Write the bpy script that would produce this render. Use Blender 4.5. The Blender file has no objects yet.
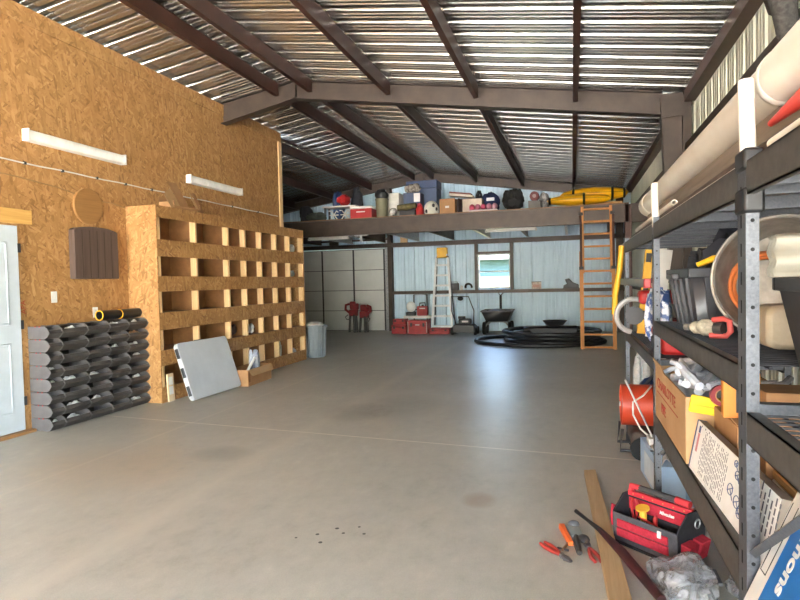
import bpy, bmesh, math, random
from mathutils import Vector, Matrix, Euler
R = math.radians
PI = math.pi
rnd = random.Random(7)
scn = bpy.context.scene
COL = scn.collection

# ------------------------------------------------------------------ camera
F = 570.0
EYE = Vector((0, 0, 1.44))
def _ray(x, y): return Vector(((x - 400) / F, -(y - 300) / F, 1.0))
_f = _ray(572, 278).normalized()
_u = _f.cross(_ray(-428, 300.5))
if _u.y < 0: _u = -_u
_u.normalize()
_r = _u.cross(_f)
CM = Matrix((_r, _f, _u))
cam = bpy.data.cameras.new('camera'); cam.sensor_width = 36; cam.lens = F / 800 * 36
cam.clip_start = 0.02; cam.clip_end = 300
co = bpy.data.objects.new('camera', cam); COL.objects.link(co)
co.matrix_world = Matrix.Translation(EYE) @ Matrix((CM.col[0], CM.col[1], -CM.col[2])).transposed().to_4x4()
scn.camera = co
# a direction of sight of the photo met with a real plane of the building gives a real place
def dirn(x, y): return CM @ _ray(x, y)
def at_z(x, y, z=0.0):
    d = dirn(x, y); return EYE + d * ((z - EYE.z) / d.z)
def at_x(x, y, X):
    d = dirn(x, y); return EYE + d * (X / d.x)
def at_y(x, y, Y):
    d = dirn(x, y); return EYE + d * (Y / d.y)

# ------------------------------------------------------------------ builder
def lin(h):
    if isinstance(h, str):
        h = h.lstrip('#'); v = [int(h[i:i+2], 16) / 255 for i in (0, 2, 4)]
        return tuple(x / 12.92 if x <= .04045 else ((x + .055) / 1.055) ** 2.4 for x in v) + (1,)
    return tuple(h) + (1,) if len(h) == 3 else h

U = 1.0        # metres per drawing unit; the shelving is drawn in units of its own
UO = Vector((0, 0, 0))
def place(v): return Vector(v) * U + UO
class MB:
    def __init__(s): s.bm = bmesh.new()
    def face(s, vs):
        try: return s.bm.faces.new(vs)
        except ValueError: return None
    def box(s, a, b, m=None):
        x0, y0, z0 = a; x1, y1, z1 = b
        vs = [Vector((x, y, z)) for z in (z0, z1) for y in (y0, y1) for x in (x0, x1)]
        if m: vs = [m @ v for v in vs]
        v = [s.bm.verts.new(p) for p in vs]
        for q in ((0,2,3,1),(4,5,7,6),(0,1,5,4),(2,6,7,3),(0,4,6,2),(1,3,7,5)): s.face([v[i] for i in q])
        return s
    def hexa(s, pts):          # eight corners: bottom ring then top ring
        v = [s.bm.verts.new(p) for p in pts]
        for q in ((3,2,1,0),(4,5,6,7),(0,1,5,4),(1,2,6,5),(2,3,7,6),(3,0,4,7)): s.face([v[i] for i in q])
        return s
    def prism(s, poly, axis, lo, hi, m=None):
        o = {'x': lambda p, t: (t, p[0], p[1]), 'y': lambda p, t: (p[0], t, p[1]), 'z': lambda p, t: (p[0], p[1], t)}[axis]
        A = [Vector(o(p, lo)) for p in poly]; B = [Vector(o(p, hi)) for p in poly]
        if m: A = [m @ v for v in A]; B = [m @ v for v in B]
        A = [s.bm.verts.new(v) for v in A]; B = [s.bm.verts.new(v) for v in B]
        n = len(poly)
        for i in range(n): s.face((A[i], A[(i+1) % n], B[(i+1) % n], B[i]))
        s.face(A[::-1]); s.face(B)
        return s
    def strip(s, prof, axis, lo, hi):   # open profile extruded: sheet metal
        o = {'x': lambda p, t: (t, p[0], p[1]), 'y': lambda p, t: (p[0], t, p[1]), 'z': lambda p, t: (p[0], p[1], t)}[axis]
        A = [s.bm.verts.new(o(p, lo)) for p in prof]; B = [s.bm.verts.new(o(p, hi)) for p in prof]
        for i in range(len(prof) - 1): s.face((A[i], A[i+1], B[i+1], B[i]))
        return s
    def ring(s, c, ax, r, n, ref=None):
        ax = ax.normalized()
        ref = ref or (Vector((0, 0, 1)) if abs(ax.z) < .9 else Vector((1, 0, 0)))
        u = ax.cross(ref).normalized(); w = ax.cross(u)
        return [s.bm.verts.new(c + (u * math.cos(2*PI*i/n) + w * math.sin(2*PI*i/n)) * r) for i in range(n)]
    def bridge(s, A, B):
        n = len(A)
        for i in range(n): s.face((A[i], A[(i+1) % n], B[(i+1) % n], B[i]))
    def cyl(s, p0, p1, r, r2=None, n=16, caps=True):
        p0, p1 = Vector(p0), Vector(p1); ax = p1 - p0
        A = s.ring(p0, ax, r, n); B = s.ring(p1, ax, r if r2 is None else r2, n)
        s.bridge(A, B)
        if caps: s.face(A[::-1]); s.face(B)
        return s
    def pipe(s, p0, p1, r, t, n=24):   # hollow pipe with wall thickness t
        p0, p1 = Vector(p0), Vector(p1); ax = p1 - p0
        A = s.ring(p0, ax, r, n); B = s.ring(p1, ax, r, n); A2 = s.ring(p0, ax, r - t, n); B2 = s.ring(p1, ax, r - t, n)
        s.bridge(A, B); s.bridge(B2, A2); s.bridge(A2, A); s.bridge(B, B2)
        return s
    def tube(s, pts, r, n=8, closed=False):
        pts = [Vector(p) for p in pts]; L = len(pts); rings = []
        rr = r if isinstance(r, (list, tuple)) else [r] * L
        ref = None
        for i, p in enumerate(pts):
            a = pts[(i+1) % L] if (closed or i < L-1) else p
            b = pts[i-1] if (closed or i > 0) else p
            t = (a - b).normalized() if (a - b).length > 1e-9 else Vector((0,0,1))
            if ref is None:
                ref = Vector((0,0,1)) if abs(t.z) < .9 else Vector((1,0,0))
            ref = (ref - t * ref.dot(t))
            ref = ref.normalized() if ref.length > 1e-6 else Vector((1,0,0))
            rings.append(s.ring(p, t, rr[i], n, ref))
        for i in range(L - 1): s.bridge(rings[i], rings[i+1])
        if closed: s.bridge(rings[-1], rings[0])
        else: s.face(rings[0][::-1]); s.face(rings[-1])
        return s
    def lathe(s, prof, n=24, m=None, sy=1.0):
        rs = []
        for r, z in prof:
            if r < 1e-6: v = Vector((0, 0, z)); rs.append([s.bm.verts.new(m @ v if m else v)]); continue
            vs = [Vector((r*math.cos(2*PI*i/n), sy*r*math.sin(2*PI*i/n), z)) for i in range(n)]
            rs.append([s.bm.verts.new(m @ v if m else v) for v in vs])
        for A, B in zip(rs, rs[1:]):
            if len(A) == 1 and len(B) == 1: continue
            if len(A) == 1:
                for i in range(n): s.face((A[0], B[i], B[(i+1) % n]))
            elif len(B) == 1:
                for i in range(n): s.face((A[i], A[(i+1) % n], B[0]))
            else: s.bridge(A, B)
        return s
    def ball(s, c, r, n=14, k=8, jit=0, seed=1):
        rx, ry, rz = r if isinstance(r, (tuple, list)) else (r, r, r)
        q = random.Random(seed)
        c = Vector(c); rows = []
        for j in range(k + 1):
            th = PI * j / k
            if j in (0, k): rows.append([s.bm.verts.new(c + Vector((0, 0, rz * math.cos(th))))]); continue
            row = []
            for i in range(n):
                ph = 2*PI*i/n; f = 1 + q.uniform(-jit, jit)
                row.append(s.bm.verts.new(c + Vector((rx*math.sin(th)*math.cos(ph)*f, ry*math.sin(th)*math.sin(ph)*f, rz*math.cos(th)*f))))
            rows.append(row)
        for A, B in zip(rows, rows[1:]):
            if len(A) == 1:
                for i in range(n): s.face((A[0], B[i], B[(i+1) % n]))
            elif len(B) == 1:
                for i in range(n): s.face((A[i], B[0], A[(i+1) % n]))
            else: s.bridge(B, A)
        return s
    def sheet(s, fn, nu, nv, thick=0):
        g = [[s.bm.verts.new(fn(i / nu, j / nv)) for j in range(nv + 1)] for i in range(nu + 1)]
        for i in range(nu):
            for j in range(nv): s.face((g[i][j], g[i+1][j], g[i+1][j+1], g[i][j+1]))
        return s
    def rot(s, m):
        bmesh.ops.transform(s.bm, matrix=m, verts=s.bm.verts); return s
    def build(s, name, mat, parent=None, bev=0, loc=None, rz=None, sharp=38, recalc=True, sub=0, solid=0):
        if recalc: bmesh.ops.recalc_face_normals(s.bm, faces=s.bm.faces)
        if U != 1: bmesh.ops.scale(s.bm, vec=(U, U, U), verts=s.bm.verts); bev *= U; solid *= U
        if loc is not None and not parent: loc = place(loc)
        elif U != 1 and not parent: bmesh.ops.translate(s.bm, vec=UO, verts=s.bm.verts)
        me = bpy.data.meshes.new(name); s.bm.to_mesh(me); s.bm.free()
        me.polygons.foreach_set('use_smooth', [True] * len(me.polygons))
        me.set_sharp_from_angle(angle=R(sharp))
        o = bpy.data.objects.new(name, me); COL.objects.link(o)
        me.materials.append(mat)
        if parent: o.parent = parent
        if loc is not None: o.location = loc
        if rz is not None: o.rotation_euler = (0, 0, rz)
        if solid:
            d = o.modifiers.new('solid', 'SOLIDIFY'); d.thickness = solid; d.offset = 0
        if bev:
            b = o.modifiers.new('bevel', 'BEVEL'); b.width = bev; b.segments = 2; b.limit_method = 'ANGLE'; b.angle_limit = R(40)
        if sub:
            d = o.modifiers.new('sub', 'SUBSURF'); d.levels = sub; d.render_levels = sub
        return o

def thing(name, label, cat, loc=(0, 0, 0), rz=0, group=None, rot=None):
    o = bpy.data.objects.new(name, None); COL.objects.link(o); o.empty_display_size = .1
    o.location = place(loc); o.rotation_euler = rot if rot else (0, 0, rz)
    return tag(o, label, cat, group)
def tag(o, label, cat, group=None):
    o['label'] = label; o['category'] = cat
    if group: o['group'] = group
    return o
def struct(o):
    o['kind'] = 'structure'; return o
def dup(root, loc, rz=None, label=None, group=None, rot=None):
    r = root.copy(); COL.objects.link(r); r.location = loc
    if rz is not None: r.rotation_euler = (0, 0, rz)
    if rot is not None: r.rotation_euler = rot
    if label: r['label'] = label
    if group: r['group'] = group
    for ch in list(root.children):
        c = ch.copy(); COL.objects.link(c); c.parent = r
        for g in list(ch.children):
            d = g.copy(); COL.objects.link(d); d.parent = c
    return r
def text(name, s, size, mat, parent, loc, rot, shear=0, ext=.0006, align='CENTER', sx=1, bold=0):
    cu = bpy.data.curves.new(name, 'FONT'); cu.body = s; cu.size = size * U; cu.extrude = ext * U; cu.shear = shear
    cu.align_x = align; cu.align_y = 'CENTER'; cu.offset = bold * U
    t = bpy.data.objects.new(name, cu)
    COL.objects.link(t); dg = bpy.context.evaluated_depsgraph_get()
    me = bpy.data.meshes.new_from_object(t.evaluated_get(dg)); me.materials.clear(); me.materials.append(mat)
    o = bpy.data.objects.new(name, me); COL.objects.link(o); bpy.data.objects.remove(t)
    o.parent = parent; o.location = Vector(loc) * U
    if isinstance(rot, Matrix): o.rotation_euler = rot.to_euler()
    else: o.rotation_euler = rot
    o.scale = (sx, 1, 1)
    return o
def axes(xd, yd):          # rotation whose local x runs along xd and local y along yd
    x = Vector(xd).normalized(); y = Vector(yd); y = (y - x * y.dot(x)).normalized(); z = x.cross(y)
    return Matrix((x, y, z)).transposed()

# ------------------------------------------------------------------ materials
def nodes(name):
    m = bpy.data.materials.new(name); m.use_nodes = True
    nt = m.node_tree; return m, nt, nt.nodes['Principled BSDF']
def N(nt, typ, **k):
    n = nt.nodes.new(typ)
    for a, v in k.items():
        if a in n.inputs: n.inputs[a].default_value = v
        else: setattr(n, a, v)
    return n
def L(nt, a, b): nt.links.new(a, b)
def ramp(nt, fac, stops):
    r = nt.nodes.new('ShaderNodeValToRGB'); e = r.color_ramp.elements
    while len(e) < len(stops): e.new(.5)
    for q, (p, c) in zip(e, stops): q.position = p; q.color = lin(c)
    L(nt, fac, r.inputs[0]); return r.outputs[0]
def mix(nt, fac, a, b, mode='MIX'):
    n = nt.nodes.new('ShaderNodeMix'); n.data_type = 'RGBA'; n.blend_type = mode
    for s, v in ((0, fac), (6, a), (7, b)):
        if isinstance(v, bpy.types.NodeSocket): L(nt, v, n.inputs[s])
        else: n.inputs[s].default_value = v if s == 0 else lin(v)
    return n.outputs[2]
def math_(nt, op, a, b=0, c=0):
    n = nt.nodes.new('ShaderNodeMath'); n.operation = op
    for i, v in enumerate((a, b, c)):
        if isinstance(v, bpy.types.NodeSocket): L(nt, v, n.inputs[i])
        else: n.inputs[i].default_value = v
    return n.outputs[0]
def coords(nt, scale=(1, 1, 1), rot=(0, 0, 0), loc=(0, 0, 0), kind='Object'):
    t = nt.nodes.new('ShaderNodeTexCoord'); mp = nt.nodes.new('ShaderNodeMapping')
    mp.inputs['Scale'].default_value = scale; mp.inputs['Rotation'].default_value = rot; mp.inputs['Location'].default_value = loc
    L(nt, t.outputs[kind], mp.inputs[0]); return mp.outputs[0]
def bump(nt, p, h, strength=.3, dist=.01):
    b = nt.nodes.new('ShaderNodeBump'); b.inputs['Strength'].default_value = strength; b.inputs['Distance'].default_value = dist
    L(nt, h, b.inputs['Height']); L(nt, b.outputs[0], p.inputs['Normal'])
def mat(name, col, rough=.5, metal=0, col2=None, ns=6, bs=0, bd=.003, scale=(1, 1, 1), lo=.35, hi=.65):
    m, nt, p = nodes(name)
    p.inputs['Roughness'].default_value = rough; p.inputs['Metallic'].default_value = metal
    c = lin(col)
    c2 = lin(col2) if col2 else tuple(x * .82 for x in c[:3]) + (1,)
    n = N(nt, 'ShaderNodeTexNoise', Scale=ns, Detail=5.0, Roughness=.6)
    L(nt, coords(nt, scale), n.inputs['Vector'])
    rmp = nt.nodes.new('ShaderNodeValToRGB'); e = rmp.color_ramp.elements
    e[0].position = lo; e[0].color = c; e[1].position = hi; e[1].color = c2
    L(nt, n.outputs[0], rmp.inputs[0]); L(nt, rmp.outputs[0], p.inputs['Base Color'])
    if bs: bump(nt, p, n.outputs[0], bs, bd)
    return m
def osb(name, ax, tint=1.0):
    """oriented strand board: big flat flakes lying in all directions, seen along axis ax"""
    m, nt, p = nodes(name); p.inputs['Roughness'].default_value = .62
    def layer(ang, loc, a=11.0, b=44.0):
        rot = [0, 0, 0]; rot['xyz'.index(ax)] = ang
        sc = {'x': (1, a, b), 'y': (a, 1, b), 'z': (a, b, 1)}[ax]
        t = nt.nodes.new('ShaderNodeTexCoord')
        r = nt.nodes.new('ShaderNodeVectorRotate'); r.rotation_type = 'EULER_XYZ'; r.inputs['Rotation'].default_value = rot
        L(nt, t.outputs['Object'], r.inputs['Vector'])
        w = N(nt, 'ShaderNodeTexNoise', Scale=3.0, Detail=2.0)
        L(nt, r.outputs[0], w.inputs['Vector'])
        v2 = nt.nodes.new('ShaderNodeVectorMath'); v2.operation = 'MULTIPLY_ADD'
        L(nt, w.outputs['Color'], v2.inputs[0]); v2.inputs[1].default_value = (.05,) * 3; L(nt, r.outputs[0], v2.inputs[2])
        mp = nt.nodes.new('ShaderNodeMapping'); mp.inputs['Scale'].default_value = sc; mp.inputs['Location'].default_value = loc
        L(nt, v2.outputs[0], mp.inputs[0])
        v = N(nt, 'ShaderNodeTexVoronoi', Scale=1.0, Randomness=1.0)
        L(nt, mp.outputs[0], v.inputs['Vector'])
        g = N(nt, 'ShaderNodeTexNoise', Scale=2.2, Detail=3.0)
        L(nt, mp.outputs[0], g.inputs['Vector'])
        sp = nt.nodes.new('ShaderNodeSeparateColor'); L(nt, v.outputs['Color'], sp.inputs[0])
        return math_(nt, 'ADD', math_(nt, 'MULTIPLY', sp.outputs[0], .65), math_(nt, 'MULTIPLY', g.outputs[0], .35)), sp.outputs[1]
    a, a2 = layer(R(25), (0, 0, 0)); b, b2 = layer(R(-50), (3, 5, 7)); c, c2 = layer(R(80), (9, 1, 4), 10, 34)
    m1 = math_(nt, 'GREATER_THAN', a2, .45)
    m2 = math_(nt, 'GREATER_THAN', c2, .62)
    v = nt.nodes.new('ShaderNodeMix'); L(nt, m1, v.inputs[0]); L(nt, a, v.inputs[2]); L(nt, b, v.inputs[3])
    w = nt.nodes.new('ShaderNodeMix'); L(nt, m2, w.inputs[0]); L(nt, v.outputs[0], w.inputs[2]); L(nt, c, w.inputs[3])
    col = ramp(nt, w.outputs[0], ((.06, '#7d5632'), (.3, '#a17947'), (.5, '#ab824f'), (.7, '#b58b58'), (.94, '#c8a170')))
    big = N(nt, 'ShaderNodeTexNoise', Scale=1.3, Detail=3.0)
    L(nt, coords(nt), big.inputs['Vector'])
    col = mix(nt, math_(nt, 'MULTIPLY', big.outputs[0], .36), col, '#c08850', 'MULTIPLY')
    L(nt, col, p.inputs['Base Color'])
    bump(nt, p, w.outputs[0], .25, .004)
    return m
def wood(name, a, b, axis='z', rough=.6, freq=1.0):
    m, nt, p = nodes(name); p.inputs['Roughness'].default_value = rough
    s = {'x': (1.2, 22, 22), 'y': (22, 1.2, 22), 'z': (22, 22, 1.2)}[axis]
    n = N(nt, 'ShaderNodeTexNoise', Scale=1.6 * freq, Detail=6.0, Roughness=.65, Distortion=.6)
    L(nt, coords(nt, s), n.inputs['Vector'])
    k = N(nt, 'ShaderNodeTexVoronoi', Scale=2.2); L(nt, coords(nt, (1, 1, 1)), k.inputs['Vector'])
    kn = math_(nt, 'LESS_THAN', k.outputs['Distance'], .05)
    c = ramp(nt, n.outputs[0], ((.3, a), (.7, b)))
    c = mix(nt, math_(nt, 'MULTIPLY', kn, .6), c, '#5a3518')
    L(nt, c, p.inputs['Base Color']); bump(nt, p, n.outputs[0], .12, .002)
    return m
def steel(name, col, rough=.4, metal=.8, col2=None, ns=9):
    m = mat(name, col, rough, metal, col2, ns=ns, bs=.05); return m
# ------------------------------------------------------------------ palette
OSBX = osb('osb_side', 'x'); OSBY = osb('osb_cross', 'y')
PINE = wood('pine_stud', '#e6c596', '#d3aa72', 'z'); PINEX = wood('pine_rail', '#d6aa70', '#bb8a50', 'y')
BROWN = mat('brown_primer_steel', '#463a31', .5, .25, '#382e27', ns=4, bs=.06)
REDBROWN = mat('red_primer_steel', '#4c2d23', .5, .2, '#3c231c', ns=3, bs=.06)
GALV = steel('galvanised', '#b4b6b6', .38, .85, '#8f9395', 25)
def black(n='black_plastic', c='#1d1e20', r=.45): return mat(n, c, r, 0, None, ns=30, bs=.05)
BLACK = black(); RUBBER = black('black_rubber', '#171717', .7); CHAR = black('charcoal_plastic', '#37383b', .42)
WHITE = mat('white_plastic', '#d9d8d4', .45, 0, '#cfcdc8'); CARD = mat('cardboard', '#a87f57', .8, 0, '#99714b', ns=5, bs=.1)
CARDL = mat('light_cardboard', '#b8946b', .8, 0, '#a98459', ns=4, bs=.1)
RED = mat('red_plastic', '#b0272b', .42, 0, '#98201f'); REDC = mat('red_fabric', '#b5263a', .85, 0, '#9a1c2e', ns=60, bs=.3)
YEL = mat('yellow_plastic', '#e6b321', .45, 0, '#d49f15'); ORANGE = mat('orange_plastic', '#d8632c', .45, 0, '#c4511f')
PVC = mat('white_pvc', '#e0d9cd', .35, 0, '#d5ccbe', ns=3)
ALU = steel('aluminium', '#c9ced2', .35, .8); INK = mat('black_ink', '#26262a', .7); REDINK = mat('red_ink', '#a5402f', .8)
BLUE = mat('blue_plastic', '#24406e', .45); NAVY = mat('navy_fabric', '#23305a', .85, 0, '#1b2548', ns=40, bs=.2)
DGREY = mat('dark_grey_fabric', '#33343a', .9, 0, '#26272b', ns=50, bs=.3)

# concrete floor with saw-cut joint, dusty tracks, stains
def concrete():
    m, nt, p = nodes('sealed_concrete')
    big = N(nt, 'ShaderNodeTexNoise', Scale=.55, Detail=8.0, Roughness=.62); L(nt, coords(nt), big.inputs['Vector'])
    fine = N(nt, 'ShaderNodeTexNoise', Scale=9.0, Detail=8.0, Roughness=.7); L(nt, coords(nt, (1, .6, 1)), fine.inputs['Vector'])
    grit = N(nt, 'ShaderNodeTexNoise', Scale=160.0, Detail=2.0); L(nt, coords(nt), grit.inputs['Vector'])
    t = math_(nt, 'ADD', math_(nt, 'MULTIPLY', big.outputs[0], .5), math_(nt, 'MULTIPLY', fine.outputs[0], .5))
    c = ramp(nt, t, ((.32, '#a39e91'), (.45, '#b6b2a6'), (.55, '#bfbbaf'), (.68, '#d0ccbf')))
    c = mix(nt, math_(nt, 'MULTIPLY', grit.outputs[0], .38), c, '#6d6254', 'MULTIPLY')
    tc = nt.nodes.new('ShaderNodeTexCoord'); sp = nt.nodes.new('ShaderNodeSeparateXYZ'); L(nt, tc.outputs['Object'], sp.inputs[0])
    X, Y = sp.outputs[0], sp.outputs[1]
    wob = math_(nt, 'MULTIPLY', math_(nt, 'SUBTRACT', fine.outputs[0], .5), .02)
    def line(c_, pos, w, col, amt, hard=True):
        d = math_(nt, 'ABSOLUTE', math_(nt, 'SUBTRACT', c_, pos)) if not isinstance(pos, bpy.types.NodeSocket) else math_(nt, 'ABSOLUTE', math_(nt, 'SUBTRACT', c_, pos))
        d = math_(nt, 'ADD', d, wob)
        k = math_(nt, 'LESS_THAN', d, w) if hard else math_(nt, 'MAXIMUM', math_(nt, 'SUBTRACT', 1.0, math_(nt, 'DIVIDE', math_(nt, 'ABSOLUTE', d), w)), 0.0)
        return mix(nt, math_(nt, 'MULTIPLY', k, amt), c, col)
    # saw cut running across the bay, very slightly out of square
    jy = math_(nt, 'ADD', math_(nt, 'MULTIPLY', X, -.074), 4.80)
    c = line(Y, jy, .011, '#d8d0c0', .75)
    c = line(X, -2.52, .16, '#c8beae', .4, False)       # worn dusty track
    c = line(X, -3.87, .03, '#cbc1b0', .35, False)
    # small oil drops and a rust mark
    for (x, y, r, col) in ((-1.34, 3.05, .012, '#2a2622'), (-1.28, 3.0, .010, '#2a2622'), (-1.42, 2.95, .011, '#2a2622'), (-1.22, 3.1, .009, '#2a2622'), (-1.36, 2.86, .012, '#2a2622'), (-1.52, 2.88, .008, '#2a2622'), (-1.16, 3.02, .01, '#2a2622')):
        dx = math_(nt, 'SUBTRACT', X, x); dy = math_(nt, 'SUBTRACT', Y, y)
        d2 = math_(nt, 'ADD', math_(nt, 'MULTIPLY', dx, dx), math_(nt, 'MULTIPLY', dy, dy))
        c = mix(nt, math_(nt, 'LESS_THAN', d2, r * r), c, col)
    for (x, y, rx, ry, col, amt) in ((-.6, 3.68, .13, .16, '#8a6a44', .55), (-1.9, 6.3, .5, .8, '#6a6058', .35), (-2.3, 5.9, .4, .5, '#655b52', .4), (-1.0, 6.4, .4, .7, '#8a7256', .3), (-2.9, 4.2, .3, .25, '#6b6055', .4), (-3.6, 3.7, .9, .7, '#a98c66', .25)):
        dx = math_(nt, 'DIVIDE', math_(nt, 'SUBTRACT', X, x), rx); dy = math_(nt, 'DIVIDE', math_(nt, 'SUBTRACT', Y, y), ry)
        d2 = math_(nt, 'ADD', math_(nt, 'MULTIPLY', dx, dx), math_(nt, 'MULTIPLY', dy, dy))
        k = math_(nt, 'MAXIMUM', math_(nt, 'SUBTRACT', math_(nt, 'ADD', math_(nt, 'MULTIPLY', fine.outputs[0], 1.6), .2), d2), 0.0)
        c = mix(nt, math_(nt, 'MINIMUM', math_(nt, 'MULTIPLY', k, amt), amt), c, col)
    L(nt, c, p.inputs['Base Color'])
    L(nt, math_(nt, 'ADD', math_(nt, 'MULTIPLY', fine.outputs[0], .25), .29), p.inputs['Roughness'])
    bump(nt, p, fine.outputs[0], .05, .004)
    return m
CONC = concrete()

# ------------------------------------------------------------------ shell
XL, XR, YB, YF = -5.33, 1.50, 16.12, -7.5        # strand-board wall, right sheeting, back sheeting, front
XFL = -9.6; RX, SL = -4.03, .150                  # far left wall, ridge, roof pitch
def roof_z(x): return 4.575 - abs(x - RX) * SL
struct(MB().box((XFL - .2, YF - .2, -.15), (XR + .1, YB + .15, 0)).build('floor', CONC))

def rib_profile(lo, hi, base, sgn, pitch=.305):
    """box-rib sheeting: one tall rib and two low stiffeners in each pitch"""
    pr = []; t = lo
    while t < hi:
        for d, h in ((0, 0), (.013, .038), (.062, .038), (.075, 0), (.130, 0), (.137, .012), (.155, .012), (.162, 0), (.210, 0), (.217, .012), (.235, .012), (.242, 0)):
            if t + d <= hi: pr.append((t + d, base + sgn * h))
        t += pitch
    pr.append((hi, base)); return pr
GALVR = mat('bare_galvalume_sheet', '#b4b2ac', .27, .92, '#acaaa4', ns=.5)
WSHEET = mat('pale_wall_sheet', '#c9e0ee', .5, 0, '#bdd6e6', ns=1.5)
RSHEET = mat('pale_green_grey_sheet', '#c6c8b6', .4, .35, '#b5b8a8', ns=1.5)
def roof(name, x0, x1):
    b = MB(); pr = rib_profile(YF - .3, YB + .1, 0, 1)
    z0, z1 = roof_z(x0), roof_z(x1)
    A = [b.bm.verts.new((x0, y, z0 + h)) for y, h in pr]; B = [b.bm.verts.new((x1, y, z1 + h)) for y, h in pr]
    for i in range(len(pr) - 1): b.face((A[i], B[i], B[i+1], A[i+1]))
    o = b.build(name, GALVR, recalc=False, sharp=15); return struct(o)
roof('ceiling_right', RX, XR + .15); roof('ceiling_left', XFL - .1, RX)
# right wall, sheeting stands behind the girts
YR0 = -1.2      # side opening added in front of this, to light the left wall
b = MB(); pr = rib_profile(YR0, YB, XR, 1)
A = [b.bm.verts.new((x, y, 0)) for y, x in pr]; B = [b.bm.verts.new((x, y, roof_z(x) - .001)) for y, x in pr]
for i in range(len(pr) - 1): b.face((A[i], B[i], B[i+1], A[i+1]))
struct(b.build('wall_right', RSHEET, recalc=False, sharp=15))
struct(MB().box((XR, YF, 2.95), (XR + .05, YR0, 3.9)).build('wall_right_light_stop', RSHEET))  # unseen strip added above the side opening to dim the upper left wall
# back wall, with openings for window and sectional door: pieces of one sheet
WX0, WX1, WZ0, WZ1 = -2.535, -1.63, 1.20, 2.17
GX0, GX1, GZ = -8.35, -5.27, 2.43
b = MB()
def back_piece(x0, x1, z0, z1, top=False):
    pr = [p for p in rib_profile(XFL, XR, YB, 1) if x0 + 1e-4 < p[0] < x1 - 1e-4]
    pr = [(x0, YB)] + pr + [(x1, YB)]
    A = [b.bm.verts.new((x, y, z0)) for x, y in pr]
    B = [b.bm.verts.new((x, y, roof_z(x) if top else z1)) for x, y in pr]
    for i in range(len(pr) - 1): b.face((A[i], A[i+1], B[i+1], B[i]))
back_piece(XFL, GX0, 0, 0, True); back_piece(GX0, GX1, GZ, 0, True); back_piece(GX1, WX0, 0, 0, True)
back_piece(WX0, WX1, 0, WZ0); back_piece(WX0, WX1, WZ1, 0, True); back_piece(WX1, XR, 0, 0, True)
struct(b.build('wall_back', WSHEET, recalc=False, sharp=15))
struct(MB().box((XFL - .06, 9.9, 0), (XFL, YB, roof_z(XFL))).build('wall_far_left', BROWN))
# strand-board wall on the left and its return, one L-shaped partition
OSB_T = 4.31
b = MB(); b.box((XL - .12, YF, 0), (XL, 9.92, OSB_T)); struct(b.build('wall_left', OSBX))
b = MB(); b.box((XFL, 9.80, 0), (XL - .12, 9.92, 3.7)); struct(b.build('wall_left_return', OSBY))
struct(MB().box((XL, YF, OSB_T - .15), (XL + .012, 9.92, OSB_T + .03)).build('trim_1', OSBX, bev=.003))
struct(MB().box((XL, 9.80, 2.45), (XL + .02, 9.925, OSB_T - .15)).build('trim_2', PINE, bev=.003))
# front wall with the wide vehicle opening the daylight comes through
FR = mat('front_sheet', '#b9b9ae', .6)
b = MB(); b.box((XFL, YF - .1, 0), (-5.1, YF, 4)); b.box((1.3, YF - .1, 0), (XR + .1, YF + .15, 3.9)); b.box((-5.1, YF - .1, 3.85), (1.2, YF, 4.6))
struct(b.build('wall_front', FR))

# ------------------------------------------------------------------ steel frame
def ibeam_poly(w, h, tf=.012, tw=.01):
    return None
def rafter(name, y, x0, x1, depth, n_end=None):
    """tapered rafter following the roof, flanges top and bottom"""
    b = MB(); segs = []
    xs = [x0] + ([RX] if x0 < RX < x1 else []) + [x1]
    for a, c in zip(xs, xs[1:]):
        za, zc = roof_z(a) - .012, roof_z(c) - .012
        da, dc = depth(a), depth(c)
        for (y0, y1, ta, tb) in ((y - .075, y + .075, 0, .014), (y - .005, y + .005, .014, None), (y - .075, y + .075, None, 0)):
            if tb is None: A = (za - da, za - .01); Cc = (zc - dc, zc - .01)
            elif ta is None: A = (za - da - .012, za - da); Cc = (zc - dc - .012, zc - dc)
            else: A = (za - .014, za); Cc = (zc - .014, zc)
            b.hexa([(a, y0, A[0]), (c, y0, Cc[0]), (c, y1, Cc[0]), (a, y1, A[0]), (a, y0, A[1]), (c, y0, Cc[1]), (c, y1, Cc[1]), (a, y1, A[1])])
        if n_end:
            for ex in (a, c):
                if x0 < ex < x1:
                    s = .02 if ex == a else -.02
                    b.box((min(ex, ex + s), y - .075, roof_z(ex) - depth(ex)), (max(ex, ex + s), y + .075, roof_z(ex) - .02))
    return struct(b.build(name, BROWN))
rafter('trim_rafter_middle', 8.05, XL - .3, 1.13, lambda x: .285 if x > RX else .27 + (RX - x) * .045, True)
rafter('trim_rafter_back', 16.0, XFL, 1.3, lambda x: .23, True)
# tapered column of the middle frame
b = MB()
b.hexa([(1.27, 7.97, 0), (1.28, 7.97, 0), (1.28, 8.13, 0), (1.27, 8.13, 0), (1.10, 7.97, 3.74), (1.11, 7.97, 3.74), (1.11, 8.13, 3.74), (1.10, 8.13, 3.74)])
b.hexa([(1.27, 8.04, 0), (1.47, 8.04, 0), (1.47, 8.06, 0), (1.27, 8.06, 0), (1.10, 8.04, 3.74), (1.47, 8.04, 3.74), (1.47, 8.06, 3.74), (1.10, 8.06, 3.74)])
b.box((1.36, 7.97, 0), (1.375, 8.13, 3.72)); b.box((1.11, 7.965, 3.45), (1.36, 7.975, 3.74))
struct(b.build('trim_column_middle', BROWN))
b = MB(); b.box((1.12, 15.93, 0), (1.30, 16.05, 3.6)); struct(b.build('trim_column_back', BROWN))
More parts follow.
